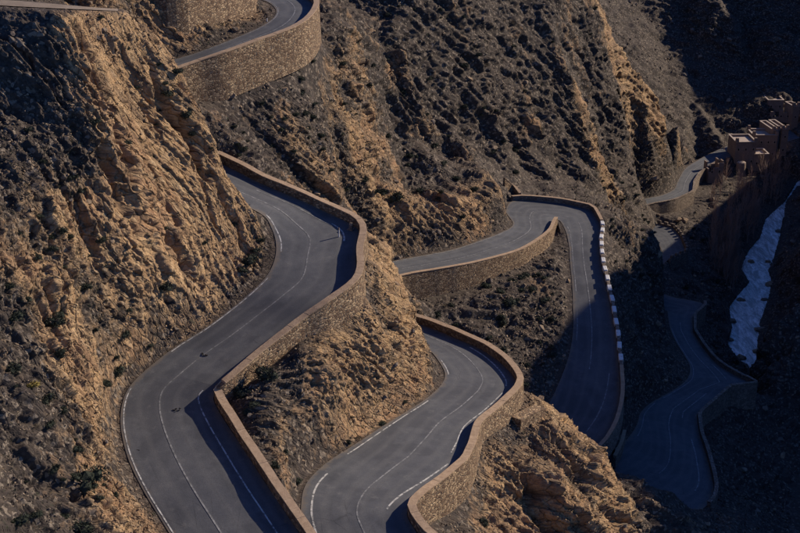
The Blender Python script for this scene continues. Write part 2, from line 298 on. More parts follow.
ri0, ri1, rj0, rj1 = int((rp[:,0].min()-8-X0)/ST), int((rp[:,0].max()+8-X0)/ST), int((rp[:,1].min()-8-Y0)/ST), min(int((rp[:,1].max()+8-Y0)/ST), NY)
xx, yy = np.meshgrid(X0+ST*np.arange(ri0, ri1), Y0+ST*np.arange(rj0, rj1)); dmin = np.full(xx.shape, 900.0); ins = np.zeros(xx.shape, bool)
for k in range(len(rp)):
    ax, ay = rp[k]; bx, by = rp[(k+1) % len(rp)]; dmin = np.minimum(dmin, (xx-ax)**2+(yy-ay)**2)
    if ay != by: ins ^= ((ay > yy) != (by > yy)) & (xx < (bx-ax)*(yy-ay)/(by-ay)+ax)
RIVD[rj0:rj1, ri0:ri1] = np.sqrt(dmin)*np.where(ins, -1, 1)
def samp(a, x, y):
    u = np.clip((x-X0)/ST, 0, NX-1.001); v = np.clip((y-Y0)/ST, 0, NY-1.001); i = u.astype(int); j = v.astype(int); fu = u-i; fv = v-j
    return (a[j, i]*(1-fu)+a[j, i+1]*fu)*(1-fv) + (a[j+1, i]*(1-fu)+a[j+1, i+1]*fu)*fv
def near(a, x, y):
    i = np.clip(np.round((x-X0)/ST), 0, NX-1).astype(int); j = np.clip(np.round((y-Y0)/ST), 0, NY-1).astype(int); return a[j, i]
def hbase(x, y):
    """metres under the camera of the smooth ground"""
    x = np.asarray(x, float); y = np.asarray(y, float)
    T = samp(G[0], x, y); d = samp(DI, x, y); rz0 = near(RZ, x, y); rz = samp(RZ, x, y); rz = np.where(np.abs(rz-rz0) > .4, rz0, rz); ws = near(WS, x, y) > 0.5
    tw = sstep(-0.35, 0.55, d); tn = sstep(0.25, 1.8, d); t = np.where(ws, tw, tn)
    sink = np.where(ws, 0.45, 0.04 + .4*sstep(0.1, -0.9, d))
    rv = samp(RIVD, x, y)
    T = np.where(rv > 0, np.minimum(T, 111.95 - .25*np.minimum(rv, 4)), np.maximum(T, 112.0 + np.minimum(-rv*.9, 2)))
    return np.where(d > 13, T, (rz + sink)*(1-t) + T*t)
print('raster', round(time.time()-T0, 1))

# ------------------------------------------------------------------ terrain mesh: fan of columns round the viewpoint, denser where the ground is steep
DETAIL = 1.0
NCOL_IN, NROW = int(1000*DETAIL), int(980*DETAIL)
tanin = 0.37
cols = np.concatenate([-np.tan(np.linspace(math.radians(60), math.atan(tanin)+.004, int(70*DETAIL))), np.linspace(-tanin, tanin, NCOL_IN), np.tan(np.linspace(math.atan(tanin)+.004, math.radians(62), int(140*DETAIL)))])
NC = len(cols); NR0 = 2600; base_y = 34*(520/34.0)**np.linspace(0, 1, NR0)
ROWS = np.zeros((len(cols), NROW), np.float32); HID = np.zeros((len(cols), NR0)); U1 = np.zeros((len(cols), NR0))
for i, tx in enumerate(cols):
    h = hbase(np.clip(tx*base_y, X0, X1), base_y); ang = np.arctan2(h, base_y)
    env = np.minimum.accumulate(ang); A0, A1 = math.radians(37.5), math.radians(9.0)
    u1 = (A0 - np.clip(env, A1, A0))/(A0-A1)
    dl = np.sqrt(np.diff(base_y)**2 + np.diff(h)**2); hid = np.concatenate([[0], np.cumsum(dl/base_y[1:]*np.where(ang[1:] > env[1:] + 1e-6, 1.0, .35))]); HID[i] = hid
    U1[i] = u1
HID = (HID + 2)/(HID[:, -1:] + 2) - 2/(HID[:, -1:]+2)
HID /= HID[:, -1:]
U = .80*U1 + .20*HID
for i in range(len(cols)): ROWS[i] = np.interp(np.linspace(0, 1, NROW), U[i]/U[i, -1], base_y)
XX = (cols[:, None]*ROWS).ravel(); YY = ROWS.ravel(); XX = np.clip(XX, X0, X1)
HH = hbase(XX, YY); e = 0.7
gy_, gx_ = np.gradient(blur(G[0], 12), ST); nx = samp(gx_, XX, YY); ny = samp(gy_, XX, YY)
ln = np.sqrt(nx**2+ny**2+1); N = np.stack([nx/ln, ny/ln, 1/ln])          # z = -h so the normal is (dh/dx, dh/dy, 1)
P = np.stack([XX, YY, ZCAM - HH])
dd = samp(DI, XX, YY); wsv = near(WS, XX, YY); rock = samp(G[1], XX, YY); crag = samp(G[2], XX, YY)
print('columns', round(time.time()-T0, 1))
# rock structure: beds that run down to the right, broken across
def basis(v, n):                                 # along the beds, across them, out of the slope
    v = np.array(v, float); v /= np.linalg.norm(v); a = np.cross(n, v); a /= np.linalg.norm(a); return v, a, np.cross(v, a)
leftz = (YY < 119) & (XX < np.interp(YY, ROADS['2'].M[::-1, 1], ROADS['2'].M[::-1, 0]))
wob = np.stack([fbm(P*0.045, 2, 11), fbm(P*0.045, 2, 21), fbm(P*0.045, 2, 31)])*5
Q = P + wob
q = np.where(leftz[None, :], np.stack([b_@Q for b_ in basis([.44, .07, -.90], [.85, -.34, .39])]), np.stack([b_@Q for b_ in basis([.66, .30, -.62], [.25, -.6, .76])]))
sp_ = np.linalg.norm(np.diff(P.reshape(3, NC, NROW), axis=2, append=P.reshape(3, NC, NROW)[:, :, -1:]), axis=0).ravel(); sp_ = np.clip(blur(sp_.reshape(NC, NROW), 2), .02, 5).ravel()
lod = lambda c: 1 - sstep(.30*c, .75*c, sp_)
sc = lambda a, s: np.stack([a[0]*s[0], a[1]*s[1], a[2]*s[2]])
farw = sstep(125, 190, YY)                                             # the big hillside carries bigger crags
fadeS = np.where(wsv > .5, sstep(0.6, 2.2, dd), sstep(0.4, 1.8, dd)); fadeM = sstep(0.8, 5, dd); fadeL = sstep(2.5, 12, dd)
riv = sstep(0.3, 3.0, samp(RIVD, XX, YY)); riv = np.maximum(riv, .0); fadeS = fadeS*(0.25+.75*riv); fadeM = fadeM*riv; fadeL = fadeL*riv
D = np.zeros(len(XX), np.float32)
slab = sstep(.7, .95, rock)*(1-sstep(.45, .65, crag))*(1-farw)
D += fadeL*crag*(1-slab)*(ridged(sc(q, (.045, .10, .06)), 3, 41)*(.9 + .1*farw) - .3)
D += fadeM*(.3+.7*crag)*(1-.95*slab)*facets(sc(q, (.10, .30, .18)), 51, .8, 1.0)*(.8 + .25*farw)
def beds(per, along, seed, wv):                  # tilted beds: each steps out slowly and breaks off on its lower side
    w_ = q[1]/per + wv*(1-.5*slab)*fbm(sc(q, (.12/per, .35/per, .3/per)), 2, seed) + .15*q[2]/per
    b_ = np.floor(w_); f_ = w_ - b_; hb = hash3(b_.astype(np.int64), b_.astype(np.int64)*0, b_.astype(np.int64)*0, seed+5)
    c_ = np.floor(q[0]/along + u01(hb)*17 + .8*f_); hc = hash3(b_.astype(np.int64), c_.astype(np.int64), b_.astype(np.int64)*0, seed+9)
    f_ = np.clip(f_ + .0, 0, 1); rise = np.minimum(1 - f_, f_*7)
    return rise*(.25 + .75*u01(hc)) + .45*(u01(hc >> np.uint32(12)) - .5)
rk_ = .45 + .55*sstep(.2, .7, rock)
D += fadeL*rk_*(1-.6*slab)*beds(6.0 , 14, 201, 1.6)*(1.5 + .0*farw)
D += fadeM*rk_*(1-.72*slab)*lod(2.6)*beds(2.3, 5.0, 211, 1.9)*(.80 + .35*farw)
D += fadeS*rk_*lod(1.1)*beds(.85, 1.9, 221, 1.5)*(.32 + .15*farw)
D += fadeM*(.35+.65*crag)*(1-.95*slab)*facets(sc(q, (.34, .7, .5)), 61, 1.1, 1.3)*(.42 + .08*farw)
D += fadeS*lod(.75)*(1-.7*slab)*facets(sc(q, (.9, 1.6, 1.4)), 71, 1.2, 1.4)*(.19+.06*rock+.14*farw)
D = blur(D.reshape(NC, NROW), 1).ravel()
D += fadeS*lod(.40)*facets(sc(q, (2.4, 3.6, 3.0)), 81, .9, 1.0)*.13
D += fadeS*fbm(P*0.9, 2, 91)*.08
crack = np.exp(-(vnoise(sc(q, (.012, .16, .03)), 101)/.075)**2) ; D -= fadeM*crack*sstep(.35, .8, rock)*(.4+.7*slab)
crack2 = np.exp(-(vnoise(sc(q, (.04, .55, .15)), 111)/.08)**2); D -= fadeS*crack2*sstep(.35, .8, rock)*.35
def raypt(px, py):                              # where a line of sight meets the smooth ground
    Ys = np.linspace(50, 440, 1600); v = py-CY; xs = (px-CX)*Ys/(FPX*math.cos(PITCH)-v*math.sin(PITCH)); k = int(np.argmax(Ys*math.tan(dep(py)) >= hbase(xs, Ys))); return np.array([xs[k], Ys[k], ZCAM-Ys[k]*math.tan(dep(py))])
CRK = [([(116,14),(132,38),(150,66),(163,97),(188,138),(207,176)], .55, 1.7), ([(76,28),(90,58),(104,98),(118,140),(131,176)], .6, 1.7), ([(112,60),(130,90),(146,114),(158,140)], .22, .8), ([(178,86),(205,122),(232,160),(246,190)], .30, 1.0),
       ([(118,196),(138,228),(152,258),(164,284)], .9, 2.0), ([(168,238),(182,258),(198,280)], .7, 1.8), ([(214,176),(226,205),(240,236),(246,256)], .35, 1.1), ([(92,20),(112,52),(120,66)], .2, .7), ([(146,160),(160,196),(176,226)], .25, .9), ([(190,160),(205,195),(220,240)], .22, .8),
       ([(100,150),(112,185),(118,215)], .5, 1.3), ([(60,190),(84,235),(105,282)], .5, 1.3), ([(30,215),(60,268),(85,320)], .45, 1.2), ([(300,326),(308,350),(318,384)], .8, 2.0), ([(345,318),(351,348),(362,386)], .5, 1.5), ([(374,305),(383,345),(396,388)], .5, 1.4), ([(330,392),(336,425),(338,445)], .4, .9), ([(408,340),(415,362),(420,392)], .4, 1.2), ([(322,330),(334,352),(342,372)], .3, 1.0),
       ([(500,420),(512,452),(530,500),(548,540)], .8, 1.6), ([(556,440),(572,470),(592,515)], .6, 1.4)]
D = D.astype(np.float64)
for pl_, wd_, dp_ in CRK:
    R_ = [raypt(*p_) for p_ in pl_]; lo_ = np.min(R_, 0)-3; hi_ = np.max(R_, 0)+3
    near_ = np.nonzero((P[0] > lo_[0]) & (P[0] < hi_[0]) & (P[1] > lo_[1]) & (P[1] < hi_[1]) & (P[2] > lo_[2]) & (P[2] < hi_[2]))[0]; pp = P[:, near_].T + (fbm(P[:, near_]*.7, 2, 301)*.45)[:, None]; dm = np.full(len(near_), 99.0)
    for a, b in zip(R_[:-1], R_[1:]):
        ab = b-a; t = np.clip((pp-a)@ab/(ab@ab), 0, 1); dm = np.minimum(dm, np.linalg.norm(pp-(a+t[:, None]*ab), axis=1))
    D[near_] -= dp_*np.exp(-(dm/wd_)**2)*fadeM[near_]
P2 = P + N*D
# keep the river bed and the ground under roads below what lies on them
lim = np.where(dd < 0.5, ZCAM - HH + .02, 1e9); P2[2] = np.minimum(P2[2], lim)
print('displaced', round(time.time()-T0, 1))

def mesh_from(name, verts, faces):
    me = bpy.data.meshes.new(name); me.vertices.add(len(verts)); me.vertices.foreach_set('co', np.asarray(verts, np.float32).ravel())
    faces = np.asarray(faces, np.int32); nf, k = faces.shape
    me.loops.add(nf*k); me.loops.foreach_set('vertex_index', faces.ravel()); me.polygons.add(nf)
    me.polygons.foreach_set('loop_start', np.arange(0, nf*k, k, dtype=np.int32)); me.update(calc_edges=True); return me
idx = np.arange(NC*NROW).reshape(NC, NROW)
F = np.stack([idx[:-1, :-1], idx[1:, :-1], idx[1:, 1:], idx[:-1, 1:]], -1).reshape(-1, 4)
me = mesh_from('hillside', P2.T, F)
ca = me.attributes.new('zone', 'FLOAT_COLOR', 'POINT')
zc = np.ones((len(XX), 4), np.float32); zc[:, 0] = rock; zc[:, 1] = np.clip(D*.22+.40, 0, 1); zc[:, 2] = sstep(0.2, 3.0, dd); ca.data.foreach_set('color', zc.ravel())
sa_ = me.attributes.new('strata', 'FLOAT_VECTOR', 'POINT'); sa_.data.foreach_set('vector', (q + N*0).T.astype(np.float32).ravel())
hill = bpy.data.objects.new('hillside', me); C.objects.link(hill); hill['kind'] = 'structure'
GX = P2[0].reshape(NC, NROW); 
print('terrain mesh', round(time.time()-T0, 1), len(F)*2)

# picking: first hit of a photo position on the displaced ground (table of screen rows per column)
SX = CX + FPX*P2[0]/(P2[1]*math.cos(PITCH) + (ZCAM-P2[2])*math.sin(PITCH)); SY = CY + FPX*((ZCAM-P2[2])*math.cos(PITCH) - P2[1]*math.sin(PITCH))/(P2[1]*math.cos(PITCH) + (ZCAM-P2[2])*math.sin(PITCH))
SXc = SX.reshape(NC, NROW); SYc = SY.reshape(NC, NROW); SYm = np.minimum.accumulate(SYc, axis=1)
Pc = P2.reshape(3, NC, NROW)
visf = (SYc <= SYm + .3).ravel(); gi = np.nonzero(visf & (SX > -60) & (SX < 860) & (SY > -60) & (SY < 600))[0]
PG = np.full((660, 920), -1, np.int64); gi = gi[np.argsort(-P2[1, gi])]; PG[np.round(SY[gi]).astype(int)+60-1, np.round(SX[gi]).astype(int)+60-1] = gi
def pick(px, py):                                # ground point under a photo position
    a_, b_ = int(round(py))+59, int(round(px))+59
    for rr in range(0, 14):
        sub = PG[max(a_-rr, 0):a_+rr+1, max(b_-rr, 0):b_+rr+1]
        if (sub >= 0).any():
            k = sub[sub >= 0]; k = k[np.argmin(P2[1, k])]; return Vector(P2[:, k])
    return Vector(px_h(px, py, 80.0))
def ground_z(x, y):
    i = int(np.argmin(np.abs(cols - x/y))); k = int(np.argmin(np.abs(Pc[1, i] - y))); return float(Pc[2, i, k])
# ------------------------------------------------------------------ materials
class NB:
    """small node builder"""
    def __init__(s, name, rough=0.9, spec=0.2):
        s.m = bpy.data.materials.new(name); s.m.use_nodes = True; s.t = s.m.node_tree; s.b = s.t.nodes['Principled BSDF']
        s.b.inputs['Roughness'].default_value = rough; s.b.inputs['Specular IOR Level'].default_value = spec
        s.pos = s.t.nodes.new('ShaderNodeNewGeometry').outputs['Position']
    def put(s, sock, v):
        if isinstance(v, bpy.types.NodeSocket): s.t.links.new(v, sock)
        else: sock.default_value = v
    def noise(s, scale, detail=4, rough=.55, vec=None, dist=0):
        n = s.t.nodes.new('ShaderNodeTexNoise'); n.inputs['Scale'].default_value = scale; n.inputs['Detail'].default_value = detail; n.inputs['Roughness'].default_value = rough; n.inputs['Distortion'].default_value = dist
        s.t.links.new(vec or s.pos, n.inputs['Vector']); return n.outputs['Fac']
    def vor(s, scale, vec=None, feature='F1', out='Distance', rnd=1.0):
        n = s.t.nodes.new('ShaderNodeTexVoronoi'); n.feature = feature; n.inputs['Scale'].default_value = scale; n.inputs['Randomness'].default_value = rnd
        s.t.links.new(vec or s.pos, n.inputs['Vector']); return n.outputs[out]
    def mapv(s, scale=(1,1,1), rot=(0,0,0), vec=None):
        n = s.t.nodes.new('ShaderNodeMapping'); n.inputs['Scale'].default_value = scale; n.inputs['Rotation'].default_value = rot; s.t.links.new(vec or s.pos, n.inputs['Vector']); return n.outputs[0]
    def ramp(s, fac, *stops):
        n = s.t.nodes.new('ShaderNodeValToRGB'); cr = n.color_ramp
        while len(cr.elements) < len(stops): cr.elements.new(.5)
        for e_, (p, c) in zip(cr.elements, stops): e_.position = p; e_.color = (*c, 1) if not isinstance(c, (int, float)) else (c, c, c, 1)
        s.t.links.new(fac, n.inputs[0]); return n.outputs[0]
    def mix(s, f, a, b, mode='MIX'):
        n = s.t.nodes.new('ShaderNodeMix'); n.data_type = 'RGBA'; n.blend_type = mode; n.clamp_result = False
        s.put(n.inputs[0], f); s.put(n.inputs[6], (*a, 1) if isinstance(a, tuple) else a); s.put(n.inputs[7], (*b, 1) if isinstance(b, tuple) else b); return n.outputs[2]
    def math(s, op, a, b=0.0, clamp=False):
        n = s.t.nodes.new('ShaderNodeMath'); n.operation = op; n.use_clamp = clamp; s.put(n.inputs[0], a); s.put(n.inputs[1], b); return n.outputs[0]
    def attr(s, name, ch=None):
        n = s.t.nodes.new('ShaderNodeAttribute'); n.attribute_name = name
        if ch is None: return n.outputs['Color']
        q_ = s.t.nodes.new('ShaderNodeSeparateColor'); s.t.links.new(n.outputs['Color'], q_.inputs[0]); return q_.outputs[ch]
    def sep(s, vec, ch):
        q_ = s.t.nodes.new('ShaderNodeSeparateXYZ'); s.t.links.new(vec, q_.inputs[0]); return q_.outputs[ch]
    def rand(s): return s.t.nodes.new('ShaderNodeObjectInfo').outputs['Random']
    def bump(s, h, dist, strength=1.0, chain=None):
        n = s.t.nodes.new('ShaderNodeBump'); n.inputs['Distance'].default_value = dist; n.inputs['Strength'].default_value = strength; s.t.links.new(h, n.inputs['Height'])
        if chain: s.t.links.new(chain, n.inputs['Normal'])
        return n.outputs[0]
    def done(s, col=None, normal=None, rough=None):
        if col is not None: s.put(s.b.inputs['Base Color'], (*col, 1) if isinstance(col, tuple) else col)
        if normal is not None: s.t.links.new(normal, s.b.inputs['Normal'])
        if rough is not None: s.put(s.b.inputs['Roughness'], rough)
        return s.m
M = {}
def mat_ground():
    k = NB('hillside_rock', .95, .12)
    rk = k.attr('zone', 0)
    n1 = k.noise(.16, 5, .6); n2 = k.noise(1.3, 5, .65); n3 = k.noise(7, 4, .7)
    st = k.noise(1.0, 4, .6, k.mapv((1.6, 1.6, .35), (0, math.radians(28), 0)))
    tan_ = k.ramp(n2, (.25, (.14, .088, .053)), (.42, (.30, .185, .10)), (.6, (.45, .29, .15)), (.8, (.26, .135, .075)))
    tan_ = k.mix(k.ramp(st, (.42, 0), (.62, .55)), tan_, (.46, .32, .18))
    tan_ = k.mix(k.ramp(n1, (.5, 0), (.62, .45)), tan_, (.27, .145, .085))
    stv = k.t.nodes.new('ShaderNodeAttribute'); stv.attribute_name = 'strata'; stv = stv.outputs['Vector']
    m1 = k.mapv((.55, 1.5, 1.3), vec=stv); m2 = k.mapv((1.3, 3.6, 3.0), vec=stv)
    bc = k.sep(k.vor(1.0, m1, out='Color'), 0); be = k.vor(1.0, m1, 'DISTANCE_TO_EDGE'); bc2 = k.sep(k.vor(1.0, m2, out='Color'), 1); be2 = k.vor(1.0, m2, 'DISTANCE_TO_EDGE')
    tan_ = k.mix(k.ramp(bc, (.1, .6), (.55, 0)), tan_, (.15, .095, .060)); tan_ = k.mix(k.ramp(bc2, (.70, 0), (.95, .5)), tan_, (.48, .35, .21))   # blocks weathered differently
    vn = k.noise(.9, 5, .7, k.mapv((.18, .8, .6), vec=stv)); tan_ = k.mix(k.ramp(vn, (.52, 0), (.66, .75)), tan_, (.105, .075, .055))                # desert varnish
    tan_ = k.mix(k.math('MULTIPLY', k.ramp(be, (.010, .7), (.045, 0)), k.ramp(n1, (.35, .3), (.6, 1))), tan_, (.05, .035, .025))
    scree = k.ramp(n2, (.3, (.032, .027, .025)), (.5, (.056, .046, .040)), (.7, (.105, .080, .061)))
    pebb = k.vor(3.2, out='Color'); pg = k.math('MULTIPLY', k.sep(pebb, 0), 1.0)
    scree = k.mix(k.ramp(pg, (.78, 0), (.92, .6)), scree, (.30, .245, .19))
    f = k.math('ADD', rk, k.math('MULTIPLY', k.math('SUBTRACT', n1, .5), 1.3)); f = k.math('ADD', f, k.math('MULTIPLY', k.math('SUBTRACT', n2, .5), .6)); f = k.math('ADD', f, k.math('MULTIPLY', k.math('SUBTRACT', k.attr('zone', 1), .5), .55))
    f = k.ramp(f, (.40, 0), (.64, 1))
    c = k.mix(f, scree, tan_)
    gz = k.sep(k.t.nodes['Geometry'].outputs['Normal'], 2)
    dust = k.math('MULTIPLY', k.ramp(gz, (.72, 0), (.92, .65)), k.ramp(n3, (.35, .3), (.6, 1)))
    c = k.mix(dust, c, k.mix(rk, (.056, .046, .040), (.155, .108, .070)))
    speck = k.ramp(k.vor(1.1, out='Distance'), (.12, 1), (.2, 0)); veg = k.math('MULTIPLY', speck, k.ramp(k.noise(.35, 3), (.5, 0), (.62, .7)))
    c = k.mix(veg, c, (.045, .05, .03))
    c = k.mix(k.ramp(n3, (.3, .45), (.55, 0)), c, (.05, .04, .035))
    b = k.bump(n3, .10, .8); mf = k.ramp(rk, (.2, .3), (.6, 1)); ml = lambda h_: k.math('MULTIPLY', h_, mf); b = k.bump(ml(bc2), .13, .9, b); b = k.bump(ml(k.ramp(be2, (0, 0), (.12, 1))), .06, .8, b); b = k.bump(ml(bc), .32, .9, b); b = k.bump(ml(k.ramp(be, (0, 0), (.10, 1))), .14, .8, b)
    return k.done(c, b)
M['ground'] = mat_ground()
def mat_asphalt():
    k = NB('asphalt', .82, .25)
    uv = k.t.nodes.new('ShaderNodeUVMap').outputs[0]; u = k.sep(uv, 0)
    n1 = k.noise(.45, 5, .65); n2 = k.noise(12, 3, .7); n3 = k.noise(1.0, 4, .65, k.mapv((1.3, .07, 1), vec=uv))
    c = k.ramp(n1, (.3, (.062, .064, .072)), (.5, (.086, .088, .096)), (.7, (.112, .112, .117)))
    pn = k.noise(.16, 4, .6); c = k.mix(k.ramp(pn, (.52, 0), (.56, .55)), c, (.058, .059, .066)); c = k.mix(k.ramp(k.noise(.9, 5, .75), (.58, 0), (.72, .6)), c, (.15, .145, .14))
    tr = k.math('ABSOLUTE', k.math('SUBTRACT', k.math('PINGPONG', k.math('ADD', u, .1), 1.55), .75))   # wheel paths
    tr = k.math('ADD', tr, k.math('MULTIPLY', k.math('SUBTRACT', n3, .5), .9))
    c = k.mix(k.ramp(tr, (.05, .35), (.45, 0)), c, (.135, .133, .132))
    c = k.mix(k.ramp(n3, (.30, .3), (.46, 0)), c, (.046, .047, .052))
    ck = k.vor(.55, k.mapv((1, .5, 1), vec=uv), 'DISTANCE_TO_EDGE'); ck = k.math('ADD', ck, k.math('MULTIPLY', k.noise(2.5, 3), .05)); c = k.mix(k.math('MULTIPLY', k.ramp(ck, (.028, .4), (.04, 0)), k.ramp(k.noise(.12, 2), (.56, 0), (.64, 1))), c, (.025, .025, .027))
    c = k.mix(k.ramp(n2, (.35, .4), (.6, 0)), c, (.04, .04, .043))
    edge = k.ramp(k.math('ADD', k.attr('edge', 0), k.math('MULTIPLY', k.math('SUBTRACT', k.noise(1.1, 4, .7), .5), 1.4)), (.0, 1), (.38, 0))
    c = k.mix(edge, c, (.13, .108, .088))
    return k.done(c, k.bump(n2, .02, .5))
M['asphalt'] = mat_asphalt()
def mat_paint(name, col, lo, hi):
    k = NB(name, .7, .3); n = k.noise(2.2, 5, .7)
    return k.done(k.mix(k.ramp(n, (lo, 0), (hi, 1)), (.10, .10, .10), col), k.bump(k.noise(14, 2), .01, .3))
M['line'] = mat_paint('worn_white_paint', (.48, .465, .43), .38, .56)
M['line_faint'] = mat_paint('faint_white_paint', (.27, .265, .26), .42, .66)
M['white'] = mat_paint('whitewash', (.62, .60, .57), .30, .46)
def mat_stone(name, base, lite, dark, scale=2.9, mort=(.20, .16, .12)):
    k = NB(name, .92, .15)
    v = k.mapv((1, 1, 1.5))
    e_ = k.vor(scale, v, 'DISTANCE_TO_EDGE'); cc = k.vor(scale, v, 'F1', 'Color')
    c = k.ramp(k.sep(cc, 0), (.1, dark), (.5, base), (.9, lite)); c = k.mix(k.ramp(k.noise(.4, 4), (.4, 0), (.7, .35)), c, dark)
    c = k.mix(k.ramp(e_, (.03, 1), (.09, 0)), c, mort)
    c = k.mix(k.ramp(k.noise(6, 3), (.3, .3), (.6, 0)), c, dark)
    return k.done(c, k.bump(k.ramp(e_, (0, 0), (.14, 1)), .09, 1.0, k.bump(k.noise(9, 3), .05, .6)))
M['stone'] = mat_stone('rubble_masonry', (.27, .18, .11), (.46, .33, .20), (.13, .08, .05))
M['stone_far'] = mat_stone('grey_masonry', (.24, .185, .145), (.34, .27, .21), (.14, .105, .085))
def mat_plain(name, a, b, s=1.5, bd=.05, rough=.92):
    k = NB(name, rough, .15); n = k.noise(s, 5, .65); c = k.ramp(n, (.3, a), (.7, b)); c = k.mix(k.math('MULTIPLY', k.rand(), .25), c, a)
    return k.done(c, k.bump(k.noise(s*5, 3), bd, .7))
M['coping'] = mat_plain('render_coping', (.27, .185, .12), (.42, .30, .20), 2.4, .05)
M['mud'] = mat_plain('mud_render', (.20, .145, .115), (.30, .225, .175), .8, .05)
M['roofmud'] = mat_plain('pale_mud_roof', (.34, .27, .22), (.44, .36, .30), .8, .04)
M['dark'] = mat_plain('dark_opening', (.015, .013, .012), (.03, .025, .02))
M['dirt'] = mat_plain('packed_dirt', (.16, .125, .095), (.26, .205, .155), 1.2, .05)
def mat_boulder():
    k = NB('boulder', .93, .15); n = k.noise(1.4, 5, .65)
    a = k.ramp(n, (.3, (.15, .105, .07)), (.5, (.30, .21, .13)), (.75, (.40, .29, .18))); b = k.ramp(n, (.3, (.07, .058, .05)), (.6, (.17, .14, .115)), (.8, (.27, .22, .18)))
    return k.done(k.mix(k.rand(), b, a), k.bump(k.noise(6, 4), .12, .8))
M['boulder'] = mat_boulder()
def mat_rubble():
    k = NB('loose_stone', .93, .15); n = k.noise(.9, 3, .6); cc = k.sep(k.vor(1.7, out='Color'), 0)
    a = k.ramp(cc, (.1, (.050, .042, .036)), (.5, (.11, .085, .066)), (.9, (.26, .195, .135)))
    return k.done(k.mix(k.ramp(k.attr('zone', 0), (.3, 0), (.7, .8)), a, k.ramp(n, (.3, (.20, .13, .08)), (.7, (.38, .27, .165)))), k.bump(k.noise(9, 3), .06, .7))
M['rubble'] = mat_rubble()
def mat_leaf(name, a, b):
    k = NB(name, .85, .1); n = k.noise(2.5, 3); return k.done(k.mix(k.math('MULTIPLY', k.rand(), .6), k.ramp(n, (.3, a), (.7, b)), b))
M['shrub'] = mat_leaf('grey_green_leaves', (.018, .023, .018), (.042, .047, .033))
M['shrub_y'] = mat_leaf('yellowed_leaves', (.16, .12, .035), (.26, .20, .06))
M['shrub_b'] = mat_leaf('dry_brown_twigs', (.085, .062, .045), (.14, .11, .075))
M['bark'] = mat_leaf('bare_bark', (.20, .14, .115), (.32, .24, .20))
def mat_water():
    k = NB('river_water', .3, .3)
    n = k.noise(.5, 7, .72, k.mapv((1.7, .4, 1), (0, 0, -.25)), 1.2); n2 = k.noise(2.2, 4, .7, k.mapv((1, .6, 1)))
    foam = k.math('MULTIPLY', k.ramp(n, (.42, .05), (.62, 1)), k.ramp(n2, (.30, .3), (.6, 1)))
    c = k.mix(foam, (.20, .19, .165), (.95, .93, .89))
    return k.done(c, k.bump(n2, .08, .6), k.math('ADD', k.math('MULTIPLY', foam, .4), .3))
M['water'] = mat_water()
hill.data.materials.append(M['ground'])
for p_ in hill.data.polygons[:1]: pass

# ------------------------------------------------------------------ object helpers
def link(name, me, m=None, parent=None, **kw):
    o = bpy.data.objects.new(name, me); C.objects.link(o)
    if m and me and not me.materials: me.materials.append(m)
    if parent: o.parent = parent
    for a, b in kw.items(): o[a] = b
    return o
def thing(name, label, cat, loc=(0, 0, 0), group=None, me=None, m=None, rz=0):
    o = link(name, me, m); o.location = loc; o.rotation_euler = (0, 0, rz); o['label'] = label; o['category'] = cat
    if group: o['group'] = group
    return o
def pm(name, verts, faces):
    me = bpy.data.meshes.new(name); me.from_pydata([tuple(v) for v in verts], [], faces); me.update(); return me
def W(p): return (p[0], p[1], ZCAM - p[2])
class MB:
    def __init__(s): s.v = []; s.f = []
    def box(s, c, size, rz=0, taper=0.0):
        a, b, d = size[0]/2, size[1]/2, size[2]/2; cs, sn = math.cos(rz), math.sin(rz); n = len(s.v)
        for z in (-d, d):
            t = 1 - taper if z > 0 else 1
            for x, y in ((-a, -b), (a, -b), (a, b), (-a, b)): s.v.append((c[0] + (x*cs - y*sn)*t, c[1] + (x*sn + y*cs)*t, c[2] + z))
        s.f += [(n, n+3, n+2, n+1), (n+4, n+5, n+6, n+7)] + [(n+i, n+(i+1) % 4, n+4+(i+1) % 4, n+4+i) for i in range(4)]; return s
    def tube(s, pts, rads, k=5):
        n0 = len(s.v)
        for i, (p, r) in enumerate(zip(pts, rads)):
            p = Vector(p); d = (Vector(pts[min(i+1, len(pts)-1)]) - Vector(pts[max(i-1, 0)])).normalized(); a = d.orthogonal().normalized(); b = d.cross(a)
            for j in range(k): s.v.append(tuple(p + r*(math.cos(2*PI*j/k)*a + math.sin(2*PI*j/k)*b)))
        for i in range(len(pts)-1):
            for j in range(k): s.f.append((n0+i*k+j, n0+i*k+(j+1) % k, n0+(i+1)*k+(j+1) % k, n0+(i+1)*k+j))
        return s
    def mesh(s, name): return pm(name, s.v, s.f)

# ------------------------------------------------------------------ roads
def road_mesh(r, nu=8, lift=0.0):
    n = len(r.M); t = np.linspace(0, 1, nu+1)
    V = (r.L[:, None, :]*(1-t)[None, :, None] + r.R[:, None, :]*t[None, :, None]).reshape(-1, 3); V[:, 2] = ZCAM - V[:, 2] + lift
    f = [(i*(nu+1)+j, (i+1)*(nu+1)+j, (i+1)*(nu+1)+j+1, i*(nu+1)+j+1) for i in range(n-1) for j in range(nu)]
    me = pm('road', V, f); me.validate()
    uvl = me.uv_layers.new(name='UVMap'); ea = me.attributes.new('edge', 'FLOAT_COLOR', 'POINT')
    uu = (t[None, :]-.5)*2*r.hw[:, None]; vv = np.repeat(r.arc[:, None], nu+1, 1)
    UV = np.stack([uu.ravel(), vv.ravel()], 1)
    li = np.zeros(len(me.loops), np.int32); me.loops.foreach_get('vertex_index', li); uvl.data.foreach_set('uv', UV[li].astype(np.float32).ravel())
    ed = np.minimum(t, 1-t)[None, :]*2*r.hw[:, None]/1.2; cc = np.ones((V.shape[0], 4), np.float32); cc[:, 0] = np.clip(ed, 0, 1).ravel(); ea.data.foreach_set('color', cc.ravel())
    return me
